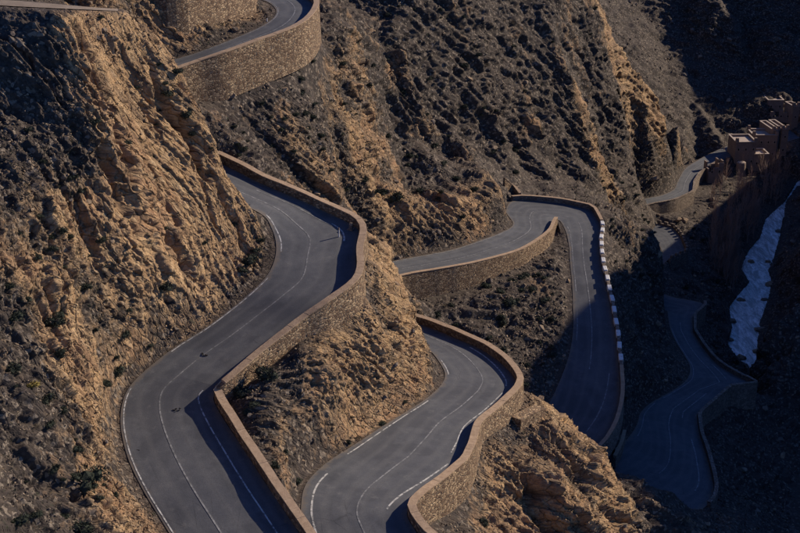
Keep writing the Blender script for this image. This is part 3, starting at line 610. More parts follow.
def strip(r, t, s0, s1, wd, name, m, parent, lift=.015):
    """a painted line at fraction t of the width, or metres from an edge"""
    k = (r.par >= s0) & (r.par <= s1); L, R, hw = r.L[k], r.R[k], r.hw[k]
    tt = np.interp(r.par[k], [a for a, b in t], [b for a, b in t]) if isinstance(t, list) else t
    tt = np.broadcast_to(tt, (len(L),))
    P_ = L*(1-tt)[:, None] + R*tt[:, None]; tg = np.gradient(P_[:, :2], axis=0); tg /= np.linalg.norm(tg, axis=1)[:, None]; n = np.stack([-tg[:, 1], tg[:, 0]], 1)
    slope = ((R[:, 2]-L[:, 2])/(2*hw)); cr = r.cross[k]
    V = []
    for sgn in (-1, 1):
        off = n*wd/2*sgn; z = P_[:, 2] + (off*cr).sum(1)*slope; V.append(np.stack([P_[:, 0]+off[:, 0], P_[:, 1]+off[:, 1], ZCAM - z + lift], 1))
    c = len(L); V = np.concatenate(V); f = [(i, i+1, c+i+1, c+i) for i in range(c-1)]
    return link(name, pm(name, V, f), m, parent)
road_objs = {}
for nm, r in ROADS.items():
    o = link('dirt_track' if nm == 'T' else 'road', road_mesh(r), M['dirt'] if nm == 'T' else M['asphalt']); o['kind'] = 'structure'; road_objs[nm] = o
R2, RB, RC, RE, RF, RG, RA = (ROADS[k] for k in '2BCEFGA')
for (k, t, a, b, wd, nm, mt) in (
    ('2', .40, 0, 20, .13, 'centre_line', 'line_faint'), ('2', .06, 3, 5.6, .12, 'edge_line', 'line'), ('2', [(7,.03),(12,.03)], 7.2, 11.2, .13, 'edge_line', 'line'), ('2', .03, 13.1, 20, .11, 'edge_line', 'line'),
    ('2', [(2,.70),(5.5,.80)], 2, 4.6, .11, 'edge_line', 'line_faint'), ('2', .81, 4.5, 5.4, .16, 'edge_line', 'line'), ('2', .89, 7.6, 11.4, .14, 'edge_line', 'line'), ('2', .83, 12.6, 20, .12, 'edge_line', 'line'),
    ('B', .53, 0, 16, .13, 'centre_line', 'line_faint'), ('B', .10, 1.5, 5.6, .16, 'edge_line', 'line'), ('B', .06, 6.6, 10, .13, 'edge_line', 'line'), ('B', .05, 12.0, 13.1, .12, 'edge_line', 'line'),
    ('B', [(4,.80),(7,.90)], 4.2, 6.9, .16, 'edge_line', 'line'), ('B', .86, 7.5, 11, .13, 'edge_line', 'line'), ('B', .86, 11.6, 14.2, .15, 'edge_line', 'line'),
    ('C', .52, 1, 9, .13, 'centre_line', 'line_faint'), ('C', .05, 1, 6, .12, 'edge_line', 'line_faint'), ('C', .55, 12.5, 19.5, .14, 'centre_line', 'line_faint'), ('C', .90, 12.6, 16.4, .14, 'edge_line', 'line_faint'), ('C', .90, 17.2, 18.4, .12, 'edge_line', 'line_faint'), ('C', [(19,.16),(22.5,.3)], 19.6, 22.2, .15, 'edge_line', 'line_faint'),
    ('E', .07, 3.4, 6, .15, 'edge_line', 'line_faint'), ('E', .07, 6.4, 12, .12, 'edge_line', 'line_faint'), ('E', .48, 2.5, 12.5, .14, 'centre_line', 'line_faint'), ('E', .83, 2.8, 4.7, .15, 'edge_line', 'line_faint'), ('E', .70, 5.6, 6.8, .14, 'edge_line', 'line_faint'), ('E', [(8,.6),(10,.8)], 8.3, 9.7, .14, 'edge_line', 'line_faint'),
    ('G', .5, .5, 8, .15, 'centre_line', 'line_faint'), ('G', .93, 4, 9.5, .2, 'edge_line', 'line_faint'), ('A', .5, 0, 9, .13, 'centre_line', 'line_faint'), ('A', .05, 0, 8, .11, 'edge_line', 'line_faint')):
    strip(ROADS[k], t, a, b, wd, nm, M[mt], road_objs[k])

# ------------------------------------------------------------------ stone walls
WALL_TXT = {('A','R'): ('tall tan stone retaining wall curving under the highest road at the top', 'stone'),
    ('2','R'): ('long low stone parapet along the outer side of the widest near bend, zigzagging past the rock rib', 'stone'),
    ('B','R'): ('stone wall with a kinked line on the outer edge of the near lower bend, above the craggy spur', 'stone'),
    ('C','R'): ('stone retaining wall rising to a point at the hairpin in the middle of the slope', 'stone'),
    ('C','L'): ('thin stone wall round the outside of the middle hairpin with white blocks down its long side', 'stone_far'),
    ('E','R'): ('zigzag stone wall jutting to a point above the river beside the lowest shaded road', 'stone_far'),
    ('F','R'): ('small notched zigzag wall round the short sunlit piece of road above the valley', 'stone_far'),
    ('G','R'): ('pale stone retaining wall under the farthest bend below the village', 'stone_far')}
def resample(Pl, step):
    seg = np.linalg.norm(np.diff(Pl[:, :2], axis=0), axis=1); arc = np.concatenate([[0], np.cumsum(seg)]); n = max(2, int(arc[-1]/step)+1); s_ = np.linspace(0, arc[-1], n)
    return np.stack([np.interp(s_, arc, Pl[:, k]) for k in range(Pl.shape[1])], 1)
def sweep(inner, outer, zt, zbi, zbo, name, batter=.0):
    """solid wall between two offset lines"""
    n = len(inner); V = []
    for i in range(n): V += [(inner[i, 0], inner[i, 1], zbi[i]), (inner[i, 0], inner[i, 1], zt[i]), (outer[i, 0], outer[i, 1], zt[i]), (outer[i, 0]+batter*(outer[i,0]-inner[i,0]), outer[i, 1]+batter*(outer[i,1]-inner[i,1]), zbo[i])]
    f = []
    for i in range(n-1):
        a, b = 4*i, 4*i+4
        for j in range(4): f.append((a+j, b+j, b+(j+1) % 4, a+(j+1) % 4))
    f += [(0, 1, 2, 3), (4*n-1, 4*n-2, 4*n-3, 4*n-4)]
    return pm(name, V, f)
COPS = {}
block_meshes = {}
def unit_block(name, sx, sy, sz, m):
    me = bpy.data.meshes.new(name); bm = bmesh.new(); bmesh.ops.create_cube(bm, size=1)
    for v in bm.verts: v.co = Vector((v.co.x*sx, v.co.y*sy, v.co.z*sz))
    bmesh.ops.bevel(bm, geom=bm.edges[:], offset=min(sx, sy, sz)*.12, segments=1, affect='EDGES')
    for v in bm.verts: v.co += Vector((rnd.uniform(-1, 1), rnd.uniform(-1, 1), rnd.uniform(-1, 1)))*.012
    bm.to_mesh(me); bm.free(); me.materials.append(m); return me
def build_wall(rn, sd, a, b, ph, spec, style='plain', TH=.45):
    r = ROADS[rn]; lab, mt = WALL_TXT[(rn, sd)]
    e0, par, n = edge_outline(r, sd, a, b, .05)
    drop = drop_at(spec, par)
    A_ = resample(np.concatenate([e0, n, drop[:, None], par[:, None]], 1), .5)
    Pn, nn, dr, pr = A_[:, :3], A_[:, 3:5], A_[:, 5], A_[:, 6]; nn = nn/np.linalg.norm(nn, axis=1)[:, None]
    # every wall line wanders a little, as laid by hand
    jit = np.array([vnoise(np.array([[x*.5], [y*.5], [0.0]]), 5)[0] for x, y in Pn[:, :2]])*.05
    inner = Pn[:, :2] + nn*jit[:, None]; outer = inner + nn*TH
    zr = ZCAM - Pn[:, 2]; zt = zr + ph + jit*.8
    wall = thing('stone_wall', lab, 'wall', (0, 0, 0))
    notch = ((pr*0) > 1)
    zt2 = zt - .10
    if style == 'blocks': low = (pr > 13.0) & (pr < 19.6); zt2 = np.where(low, zr + .66, zt2)
    if style == 'notch': zt2 = zr + .35
    link('masonry', sweep(inner, outer, zt2, zr - .3, zr - dr - 1.0, 'masonry', .25), M[mt], wall)
    inn2 = inner - nn*.03; out2 = outer + nn*.03
    if style == 'plain' or style == 'blocks':
        cl = 1.05 if rn in '2B' else 1.6
        arc = np.concatenate([[0], np.cumsum(np.linalg.norm(np.diff(inner, axis=0), axis=1))]); nb = max(1, int(arc[-1]/cl)); nb = min(nb, 299)
        for j in range(nb):
            s0, s1 = arc[-1]*j/nb + .006, arc[-1]*(j+1)/nb - .006
            f_ = lambda A2, s_: np.interp(s_, arc, A2)
            if style == 'blocks' and 13.0 < f_(pr, (s0+s1)/2) < 19.6: continue
            q0 = []
            dz = rnd.uniform(-.012, .012)
            for s_ in (s0, s1):
                for ar, zz in ((inn2, -.10), (inn2, 0), (out2, 0), (out2, -.10)): q0.append((f_(ar[:, 0], s_), f_(ar[:, 1], s_), f_(zt, s_) + zz + dz))
            link('coping_stone', pm('coping_stone', q0, [(0, 1, 2, 3), (7, 6, 5, 4), (0, 4, 5, 1), (1, 5, 6, 2), (2, 6, 7, 3), (3, 7, 4, 0)]), M['coping'] if rn in 'A2BC' else M[mt], wall)
    if style in ('blocks', 'notch'):
        arc = np.concatenate([[0], np.cumsum(np.linalg.norm(np.diff(inner, axis=0), axis=1))]); f_ = lambda A2, s_: float(np.interp(s_, arc, A2))
        rng = (float(np.interp(13.05, pr, arc)), float(np.interp(19.5, pr, arc))) if style == 'blocks' else (0.4, arc[-1]-.4)
        pitch = 2.35 if style == 'blocks' else 1.9; s_ = rng[0]; mat_ = M['white'] if style == 'blocks' else M['stone_far']; nm = 'white_block' if style == 'blocks' else 'merlon'
        ln_ = 1.25 if style == 'blocks' else 1.0
        bme = unit_block(nm, ln_, TH+(.16 if style == 'blocks' else .05), .62, mat_)
        while s_ < rng[1]:
            c1 = (f_(inner[:, 0], s_)+f_(outer[:, 0], s_))/2; c2 = (f_(inner[:, 1], s_)+f_(outer[:, 1], s_))/2; zz = f_(zr, s_)
            dx = f_(inner[:, 0], s_+.5)-f_(inner[:, 0], s_-.5); dy = f_(inner[:, 1], s_+.5)-f_(inner[:, 1], s_-.5)
            o = link(nm, bme, None, wall); o.location = (c1, c2, zz + (.47 if style == 'blocks' else .35 + .29)); o.rotation_euler = (0, math.atan2(f_(zr, s_-.5)-f_(zr, s_+.5), 1), math.atan2(dy, dx) + rnd.uniform(-.03, .03))
            s_ += pitch*rnd.uniform(.97, 1.03)
    return wall
for (rn, sd, a, b, ph, spec) in WALLS:
    build_wall(rn, sd, a, b, ph, spec, {'CL': 'blocks', 'FR': 'notch'}.get(rn+sd, 'plain'), .62 if rn in 'A2B' else .45)
print('walls', round(time.time()-T0, 1))
# river
wv = []; 

rc = [W((*( (dense(RIV_L, 6)[i] ) ), 112.0)) for i in range(0, (len(RIV_L)-1)*6)]
def widen(pl, dx): return [W(px_h(a+dx*(.6+.4*(b > 380)), b, 112.0)) for a, b in pl]
A_l = widen(RIV_L, -14); A_r = widen(RIV_R[:-1], 14)
wv = A_l + A_r; nn_ = len(A_l); rf = [(i, i+1, nn_+i+1, nn_+i) for i in range(nn_-1)]
wv = A_l + A_r; riv_o = link('river', pm('river', wv, rf), M['water']); riv_o['kind'] = 'structure'
# ------------------------------------------------------------------ plants, stones, village
def shrub_mesh(name, seed, m, nleaf=420, flat=.8, size=.16, core=True):
    r_ = random.Random(seed); V = []; Fc = []; nleaf = int(nleaf*1.6)
    lobes = [(Vector((r_.uniform(-.45, .45), r_.uniform(-.45, .45), r_.uniform(.15, .45))), r_.uniform(.35, .6)) for _ in range(7)]
    for _ in range(nleaf):
        c, rad = r_.choice(lobes); d = Vector((r_.gauss(0, 1), r_.gauss(0, 1), r_.gauss(.25, .9))).normalized(); p = c + d*rad*r_.uniform(.55, 1.08); p.z = abs(p.z)*flat
        a = Vector((r_.gauss(0, 1), r_.gauss(0, 1), r_.gauss(0, 1))).normalized(); b = (d + a*.5).normalized(); s_ = size*r_.uniform(.5, 1.2); n = len(V)
        V += [tuple(p - a*s_*.35), tuple(p + a*s_*.35), tuple(p + b*s_*1.1)]; Fc.append((n, n+1, n+2))
    if core:                                     # the dense twiggy inside of a cushion shrub
        for c, rad in lobes:
            bm = bmesh.new(); bmesh.ops.create_icosphere(bm, subdivisions=1, radius=rad*.72); n = len(V)
            V += [(c.x+v.co.x*r_.uniform(.75, 1.1), c.y+v.co.y*r_.uniform(.75, 1.1), (c.z+v.co.z*r_.uniform(.75, 1.1))*flat) for v in bm.verts]; Fc += [tuple(n+v.index for v in f.verts) for f in bm.faces]; bm.free()
    me = pm(name, V, Fc); me.materials.append(m); return me
def stems_mesh(seed, m):
    r_ = random.Random(seed); mb = MB()
    for k in range(7):
        a = r_.uniform(0, 2*PI); t = r_.uniform(.35, .8); mb.tube([(0, 0, -.1), (math.cos(a)*t*.5, math.sin(a)*t*.5, .35), (math.cos(a)*t, math.sin(a)*t, .65)], [.05, .03, .012], 4)
    me = mb.mesh('stems'); me.materials.append(m); return me
SH = [shrub_mesh('foliage', i, M['shrub'], 460) for i in range(4)]; SHY = [shrub_mesh('foliage', 9, M['shrub_y'], 300)]; SHB = [shrub_mesh('foliage', 12+i, M['shrub_b'], 300, 1.0, .13, False) for i in range(2)]
STM = stems_mesh(3, M['bark'])
def where_is(px, py):
    if px < 250 and py < 400 and px < 262 - max(0, (290-py))*.35 + 10 or px < 130 + (py > 440)*30:
        if py < 110: return 'high on the left cliff' if px > 75 else 'in the shaded upper left recess'
        if py < 200: return 'on the upper half of the tall tan slab' if px > 110 else 'below the dark recess at the left edge'
        if py < 300: return 'low on the tan slab above the bend' if px > 130 else 'on the crags halfway down the left side'
        if py < 390: return 'at the cliff foot beside the near road' if px > 85 else 'on the broken crags left of the road'
        return 'on the lower left slope, close to the road' if px > 80 else 'in the lower left corner slope'
    if px < 330 and py < 215: return 'below the tall curved retaining wall' if py < 130 else 'just above the parapet of the wide bend'
    if py > 300 and px < 450: return 'on the rock rib between the two near roads' if py < 385 else 'on the rubble bank between the two near roads'
    if py > 375 and px < 620: return 'on the rocky spur under the near wall'
    if py > 250 and px < 575: return 'in the gully below the pointed hairpin wall'
    if py > 370: return 'on the shaded slope at the lower right'
    if px < 520: return 'on the bench above the middle road' if py > 130 else ('on the upper hillside right of the highest bend' if py < 65 else 'on the hillside below the highest bend')
    if px < 640: return 'on the slope above the middle hairpin' if py > 110 else 'high on the dark central hillside'
    if py < 150: return 'on the mountainside above the village'
    return 'on the bank between the far road and the river' if px > 680 else 'on the slope between the middle and far roads'
def sized(r_, a_, b_): return 'small' if r_ < a_ else ('large' if r_ > b_ else 'medium sized')
n_shrub = 0
def shrub(px, py, rpx, label, group=None, meshes=None, flat=.85, parts=False):
    global n_shrub
    p = pick(px, py); dist = math.sqrt(p.x**2+p.y**2+(ZCAM-p.z)**2); rad = rpx*1.55*dist/FPX
    if samp(DI, np.array([p.x]), np.array([p.y]))[0] < .15: return None
    me_ = rnd.choice(meshes or SH)
    p = p - Vector((0, 0, rad*.12))
    if group: wh_ = where_is(px, py); label = sized(rpx, 2.3, 4.2) + (' yellowed' if me_ in SHY else ' dry brown' if me_ in SHB else ' dark green grey') + ' shrub ' + wh_; group = 'desert shrubs ' + wh_
    if parts:
        t = thing('desert_shrub', label, 'shrub', p, group); f1 = link('foliage', me_, None, t); f2 = link('stems', STM, None, t)
    else:
        t = thing('desert_shrub', label, 'shrub', p, group, me_)
    t.scale = (rad, rad, rad*flat*rnd.uniform(.85, 1.1)); t.rotation_euler = (rnd.uniform(-.15, .15), rnd.uniform(-.1, .2), rnd.uniform(0, 6.28)); n_shrub += 1
    return t
for a in ((84,482,15,'largest dark round shrub on the near slope at the bottom left',SH),(79,529,11,'dark shrub cut by the bottom edge, below the largest round shrub',SH),(20,521,8,'dark low shrub in the bottom left corner',SH),
          (267,376,10,'big dark shrub behind the near parapet, the one closest to the rock rib',SH),(245,393,8,'big dark shrub hard against the near parapet, left of its twin',SH),(250,262,7,'dark green bush at the foot of the tall slab beside the bend',SH),
          (398,198,7,'largest dark shrub on the bench above the roadside cliff',SH),(32,384,6,'yellow shrub on the lower left slope',SHY),(329,520,7,'bare twiggy bush at the inner edge of the lower near bend',SHB),
          (507,303,7,'largest dark shrub in the gully below the hairpin wall',SH),(52,322,9,'dark shrub in a cleft of the left crag',SH),(13,371,9,'dark shrub at the left picture edge, halfway up the slope',SH),
          (45,401,8,'dark shrub between the yellow shrub and the big round one on the left',SH),(33,3,5,'dark clump on the pale track at the top left',SH),(165,288,8,'dark bush in the recess at the base of the slab',SH),
          (481,522,6,'dark shrub on the spur under the near wall',SH),(118,371,7,'dark green bush at the cliff foot beside the road edge line',SH),(184,116,6,'bush wedged in the long crack of the slab, lowest of three',SH),
          (170,95,6,'bush wedged in the long crack of the slab, middle of three',SH),(177,72,5,'bush wedged in the long crack of the slab, uppermost of three',SH)):
    shrub(a[0], a[1], a[2], a[3], None, a[4], .9, True)
G1 = 'small dark shrubs on the left crags'; G2 = 'low shrubs along the road edges'; G3 = 'dark shrubs on the slope above the middle road'; G4 = 'dark shrubs in the gully below the hairpin'; G5 = 'tiny shrubs on the far hillside'; G6 = 'shrubs in the cracks of the tall slab'
for x, y, r_ in ((15,315,8),(84,288,6),(37,258,5),(101,241,5),(79,192,5),(64,410,5),(50,425,6),(105,383,6),(115,358,4),(115,495,4),(204,243,3),(165,228,3),(60,356,4),(28,300,4),(10,285,5),(95,330,4),(125,335,5),(130,310,4),(70,236,4)): shrub(x, y, r_, 'dark scrubby bush growing among the brown crags left of the road', G1)
for x, y, r_ in ((260,241,4),(233,224,4),(256,250,4),(243,270,4),(150,345,3),(138,352,4),(348,443,4),(358,438,4),(337,451,3),(381,424,4),(297,481,4),(417,397,4),(404,402,3),(290,470,3),(275,466,5),(254,405,5),(262,420,4),(270,436,4),(493,501,3),(285,452,3),(246,412,4),(443,392,3)): shrub(x, y, r_, 'low green grey bush at the foot of a rock cut or parapet', G2, SH if rnd.random() < .7 else SHB)
for x, y, r_ in ((101,18,3),(137,88,3),(128,49,2),(159,64,3),(160,111,2),(157,125,2),(128,142,4),(153,157,2),(211,148,2),(192,136,4),(165,83,3),(199,170,2)): shrub(x, y, r_, 'small tuft rooted on the steep tan slab', G6)
for x, y, r_ in ((383,192,5),(346,189,4),(410,155,4),(444,162,4),(408,165,3),(434,145,4),(300,79,4),(343,64,4),(312,62,3),(302,93,4),(462,217,3),(365,180,4),(330,170,4),(456,178,4),(474,190,4),(420,190,4),(440,192,3)): shrub(x, y, r_, 'dark rounded shrub on the stony slope above the middle road', G3)
for x, y, r_ in ((484,285,5),(501,291,4),(437,315,5),(521,277,4),(526,275,4),(513,281,4),(530,290,4),(545,300,5),(537,275,4),(550,320,4),(500,318,4)): shrub(x, y, r_, 'dark rounded shrub in the gully below the pointed hairpin wall', G4)
k_ = 0
while n_shrub < 285 and k_ < 900:
    k_ += 1
    reg = rnd.choice(((215,560,60,205,G3,'dark rounded shrub on the stony slope above the middle road',(1.5,3.6)),(330,600,0,150,G5,'tiny dark shrub on the rough far hillside',(1.2,2.6)),(430,570,265,400,G4,'dark rounded shrub in the gully below the pointed hairpin wall',(1.5,3.5)),
                      (0,110,120,520,G1,'dark scrubby bush growing among the brown crags left of the road',(1.5,4.5)),(215,330,60,160,G3,'dark rounded shrub on the stony slope above the middle road',(1.5,3.4)),(600,720,180,300,G5,'tiny dark shrub on the rough far hillside',(1.2,2.2))))
    x = rnd.uniform(reg[0], reg[1]); y = rnd.uniform(reg[2], reg[3]); p = pick(x, y)
    if samp(DI, np.array([p.x]), np.array([p.y]))[0] < 1.5 or samp(G[1], np.array([p.x]), np.array([p.y]))[0] > .8: continue
    shrub(x, y, 1.25*rnd.uniform(*reg[6]), reg[5], reg[4], SH if rnd.random() < .8 else SHB)
print('shrubs', n_shrub, round(time.time()-T0, 1))

# visible ground vertices, the pool for loose stones
vis = (SYc <= SYm + 1e-6) & (SXc > -20) & (SXc < 820) & (SYc > -15) & (SYc < 548)
pool = np.nonzero(vis.ravel() & (dd > .45) & (samp(RIVD, XX, YY) > 1.5))[0]
rg = np.random.RandomState(3)
def hull_mesh(name, seed, n=11, m=None):
    r_ = random.Random(seed); bm = bmesh.new()
    for _ in range(n): bm.verts.new(Vector((r_.gauss(0, 1), r_.gauss(0, 1), r_.gauss(0, 1))).normalized()*r_.uniform(.75, 1.0))
    o_ = bmesh.ops.convex_hull(bm, input=bm.verts); bmesh.ops.delete(bm, geom=[v for v in bm.verts if not v.link_faces], context='VERTS')
    me = bpy.data.meshes.new(name); bm.to_mesh(me); bm.free()
    if m: me.materials.append(m)
    return me
BM_ = [hull_mesh('boulder', 40+i, 16, M['boulder']) for i in range(8)]
B1 = 'boulders on the left slope'; B2 = 'boulders below the near parapets'; B3 = 'boulders on the middle hillside'; B4 = 'boulders on the far hillside'
sel = rg.choice(pool, 1600, replace=False); nb_ = 0
for i in sel:
    if nb_ >= 280: break
    px_, py_ = SX[i], SY[i]
    if rock[i] > .85 and leftz[i]: continue
    if leftz[i]: g_, l_ = B1, 'angular brown boulder lying on the rubble slope left of the road'
    elif py_ > 330 and px_ < 620: g_, l_ = B2, 'angular boulder on the broken slope below a near stone parapet'
    elif px_ < 560: g_, l_ = B3, 'angular boulder on the hillside between the upper and middle roads'
    else: g_, l_ = B4, 'pale boulder on the far hillside above the valley'
    dist = math.sqrt(P2[0, i]**2 + P2[1, i]**2 + (ZCAM-P2[2, i])**2); s_ = dist/FPX*(1.8 + 3.4*rnd.random()**2.2)
    q_ = 1.8 + 3.4*rnd.random()**2.2; s_ = dist/FPX*q_; wh_ = where_is(px_, py_); l_ = sized(q_, 2.2, 3.6) + ' angular boulder ' + wh_; g_ = 'boulders ' + wh_
    o = thing('boulder', l_, 'boulder', (P2[0, i], P2[1, i], P2[2, i] + s_*.2), g_, rnd.choice(BM_)); o.scale = (s_*rnd.uniform(.8, 1.4), s_*rnd.uniform(.7, 1.1), s_*rnd.uniform(.55, .9)); o.rotation_euler = (rnd.uniform(-.4, .4), rnd.uniform(-.4, .7), rnd.uniform(0, 6.28)); nb_ += 1
# loose rubble: one mass
vars_ = []
for i in range(10):
    me_ = hull_mesh('tmp', 80+i, 8); v_ = np.array([v.co[:] for v in me_.vertices]); f_ = []
    for p_ in me_.polygons:
        t_ = list(p_.vertices)
        for j in range(1, len(t_)-1): f_.append((t_[0], t_[j], t_[j+1]))
    vars_.append((v_, np.array(f_))); bpy.data.meshes.remove(me_)
NR = 36000
wgt = np.where(rock[pool] > .85, .25, 1.0)*np.where((SY[pool] > 300) & (SX[pool] > 200), 1.5, 1.0)
# rubble gathers in patches and hollows
wgt *= .25 + np.clip(vnoise(P[:, pool]*.12, 7) + .35, 0, 1)*2; wgt /= wgt.sum()
ids = rg.choice(pool, NR, replace=False, p=wgt)
VV = []; FF = []; RK = []; off = 0
for vi in range(10):
    my = ids[vi::10]; v_, f_ = vars_[vi]; n = len(my)
    dist = np.sqrt(P2[0, my]**2 + P2[1, my]**2 + (ZCAM-P2[2, my])**2); s_ = dist/FPX*(.55 + 1.7*rg.rand(n)**3)*np.where(dist > 190, .8, 1.0)
    a = rg.rand(n)*6.283; b = rg.uniform(-.6, .6, n); ca_, sa, cb, sb = np.cos(a), np.sin(a), np.cos(b), np.sin(b)
    sx_, sy_, sz_ = s_*rg.uniform(.8, 1.6, n), s_*rg.uniform(.6, 1.0, n), s_*rg.uniform(.45, .9, n)
    X_ = v_[:, 0][None]*sx_[:, None]; Y_ = v_[:, 1][None]*sy_[:, None]; Z_ = v_[:, 2][None]*sz_[:, None]
    X2 = X_*cb[:, None] + Z_*sb[:, None]; Z2 = -X_*sb[:, None] + Z_*cb[:, None]
    VV.append(np.stack([X2*ca_[:, None]-Y_*sa[:, None] + P2[0, my][:, None], X2*sa[:, None]+Y_*ca_[:, None] + P2[1, my][:, None], Z2 + (P2[2, my]+s_*.15)[:, None]], -1).reshape(-1, 3))
    FF.append((f_[None] + off + (np.arange(n)*len(v_))[:, None, None]).reshape(-1, 3)); RK.append(np.repeat(rock[my], len(v_))); off += n*len(v_)
me_ = mesh_from('rubble', np.concatenate(VV), np.concatenate(FF)); ra_ = me_.attributes.new('zone', 'FLOAT_COLOR', 'POINT'); z_ = np.ones((off, 4), np.float32); z_[:, 0] = np.concatenate(RK); ra_.data.foreach_set('color', z_.ravel())
ro = link('rubble', me_, M['rubble']); ro['kind'] = 'stuff'
print('rubble', round(time.time()-T0, 1), sum(len(f) for f in FF))

# small scrub too many to count
tv, tf = [], []
tm_ = shrub_mesh('tmp', 55, M['shrub'], 16, .9, .5, False); v_ = np.array([v.co[:] for v in tm_.vertices]); f_ = np.array([list(p_.vertices) for p_ in tm_.polygons]); bpy.data.meshes.remove(tm_)
wg = np.where(rock[pool] > .8, .15, 1.0)*np.clip(vnoise(P[:, pool]*.09, 17) + .2, .03, 1); wg /= wg.sum(); my = rg.choice(pool, 4200, replace=False, p=wg); n = len(my)
dist = np.sqrt(P2[0, my]**2 + P2[1, my]**2 + (ZCAM-P2[2, my])**2); s_ = dist/FPX*(.9 + 1.8*rg.rand(n)**2); a = rg.rand(n)*6.283
X_ = (v_[:, 0][None]*np.cos(a)[:, None]-v_[:, 1][None]*np.sin(a)[:, None])*s_[:, None]; Y_ = (v_[:, 0][None]*np.sin(a)[:, None]+v_[:, 1][None]*np.cos(a)[:, None])*s_[:, None]; Z_ = v_[:, 2][None]*s_[:, None]
me_ = mesh_from('scrub', np.stack([X_+P2[0, my][:, None], Y_+P2[1, my][:, None], Z_+P2[2, my][:, None]], -1).reshape(-1, 3), (f_[None] + (np.arange(n)*len(v_))[:, None, None]).reshape(-1, 3)); so_ = link('low_scrub', me_, M['shrub']); so_['kind'] = 'stuff'

# masonry buttress on the spur, and two short wall pieces
def wall_piece(pts, top, low, th, lab, m, name='stone_wall'):
    A_ = resample(np.array(pts, float), .6); t = np.gradient(A_[:, :2], axis=0); t /= np.linalg.norm(t, axis=1)[:, None]; n = np.stack([t[:, 1], -t[:, 0]], 1)
    wl = thing(name, lab, 'wall'); z = A_[:, 2]
    link('masonry', sweep(A_[:, :2], A_[:, :2]+n*th, z+top-.1, z-low, z-low, 'masonry', .1), m, wl)
    if name != 'stone_buttress': link('coping', sweep(A_[:, :2]-n*.04, A_[:, :2]+n*(th+.04), z+top, z+top-.1, z+top-.1, 'coping'), M['coping'], wl); return wl
def PW(px, py, Y): x, y, h = px_y(px, py, Y); return (x, y, ZCAM-h)
wall_piece([PW(132,3,143.5), PW(148,10,141), PW(167,16.5,140.8), PW(180,19.5,141.8), PW(192,22,143.5), PW(222,20,148.5), PW(246,14,154), PW(250,9,160)], 4.0, 3.6, 1.2, 'high banded stone wall behind the highest road, cut by the top edge', M['stone'], 'retaining_wall')
wall_piece([PW(546,408,110.8), PW(535,413,108.8), PW(521,420,106.8)], .1, 4.8, 1.3, 'short thick masonry buttress standing on the rocky spur below the near wall', M['stone'], 'stone_buttress')
wall_piece([W(px_h(519,197,69.4)), W(px_h(513,189,68.6)), W(px_h(505,182,66.8))], .7, 1.5, .4, 'short wall stub climbing from the outer hairpin wall to the rock', M['stone'])
wall_piece([PW(626,433,146), PW(623,445,143), PW(616,459,140)], .5, 1.5, .4, 'short shaded wall fragment between the two lowest roads', M['stone_far'])

# road furniture
def on_road(px, py, h):
    for _ in range(6):
        p_ = px_h(px, py, h); h = float(near(RZ, np.array([p_[0]]), np.array([p_[1]]))[0])
    return W(px_h(px, py, h))
def marker(px, py, h, hh, lab, rad=.07):
    x, y, z = on_road(px, py, h); t = thing('marker_post', lab, 'marker post', (x, y, z)); link('post', MB().tube([(0, 0, -.1), (0, 0, hh*.75)], [rad, rad*.95], 8).mesh('post'), M['white'], t)
    link('reflector_band', MB().tube([(0, 0, hh*.75), (0, 0, hh)], [rad*1.03, rad*.9], 8).mesh('band'), M['dark'] if hh < .9 else M['coping'], t)
marker(339, 237, 44.75, 1.0, 'thin white roadside marker post standing on the outer line of the wide bend')
marker(267, 21.5, 31.7, .55, 'stubby white marker post on the verge inside the highest bend')
x, y, z = on_road(351, 230, 45.1); t = thing('milestone', 'pale grey stone block on a flat base leaning on the parapet corner', 'milestone', (x, y, z), rz=-.4)
bb = MB(); bb.box((0, 0, .45), (.34, .26, .62), 0, .12); link('block', bb.mesh('block'), M['stone_far'], t); link('base', MB().box((0, -.05, .07), (.62, .5, .14)).mesh('base'), M['stone_far'], t)
for i, (px, py, hh, lab) in enumerate(((205,354,49.6,'dark twisted rag of rubber on the inner lane of the straight'),(177,409,50.9,'small dark debris on the asphalt in the widest part of the near bend'),(139,449,51.9,'dark scrap on the near bend close to the inner edge line'))):
    x, y, z = on_road(px, py, hh); mb = MB()
    for j in range(5): mb.box((rnd.uniform(-.25, .25), rnd.uniform(-.3, .3), .03), (rnd.uniform(.10, .28), rnd.uniform(.04, .10), .05), rnd.uniform(0, 3))
    thing('road_debris', lab, 'debris', (x, y, z-.01), None, mb.mesh('debris'), M['dark'])

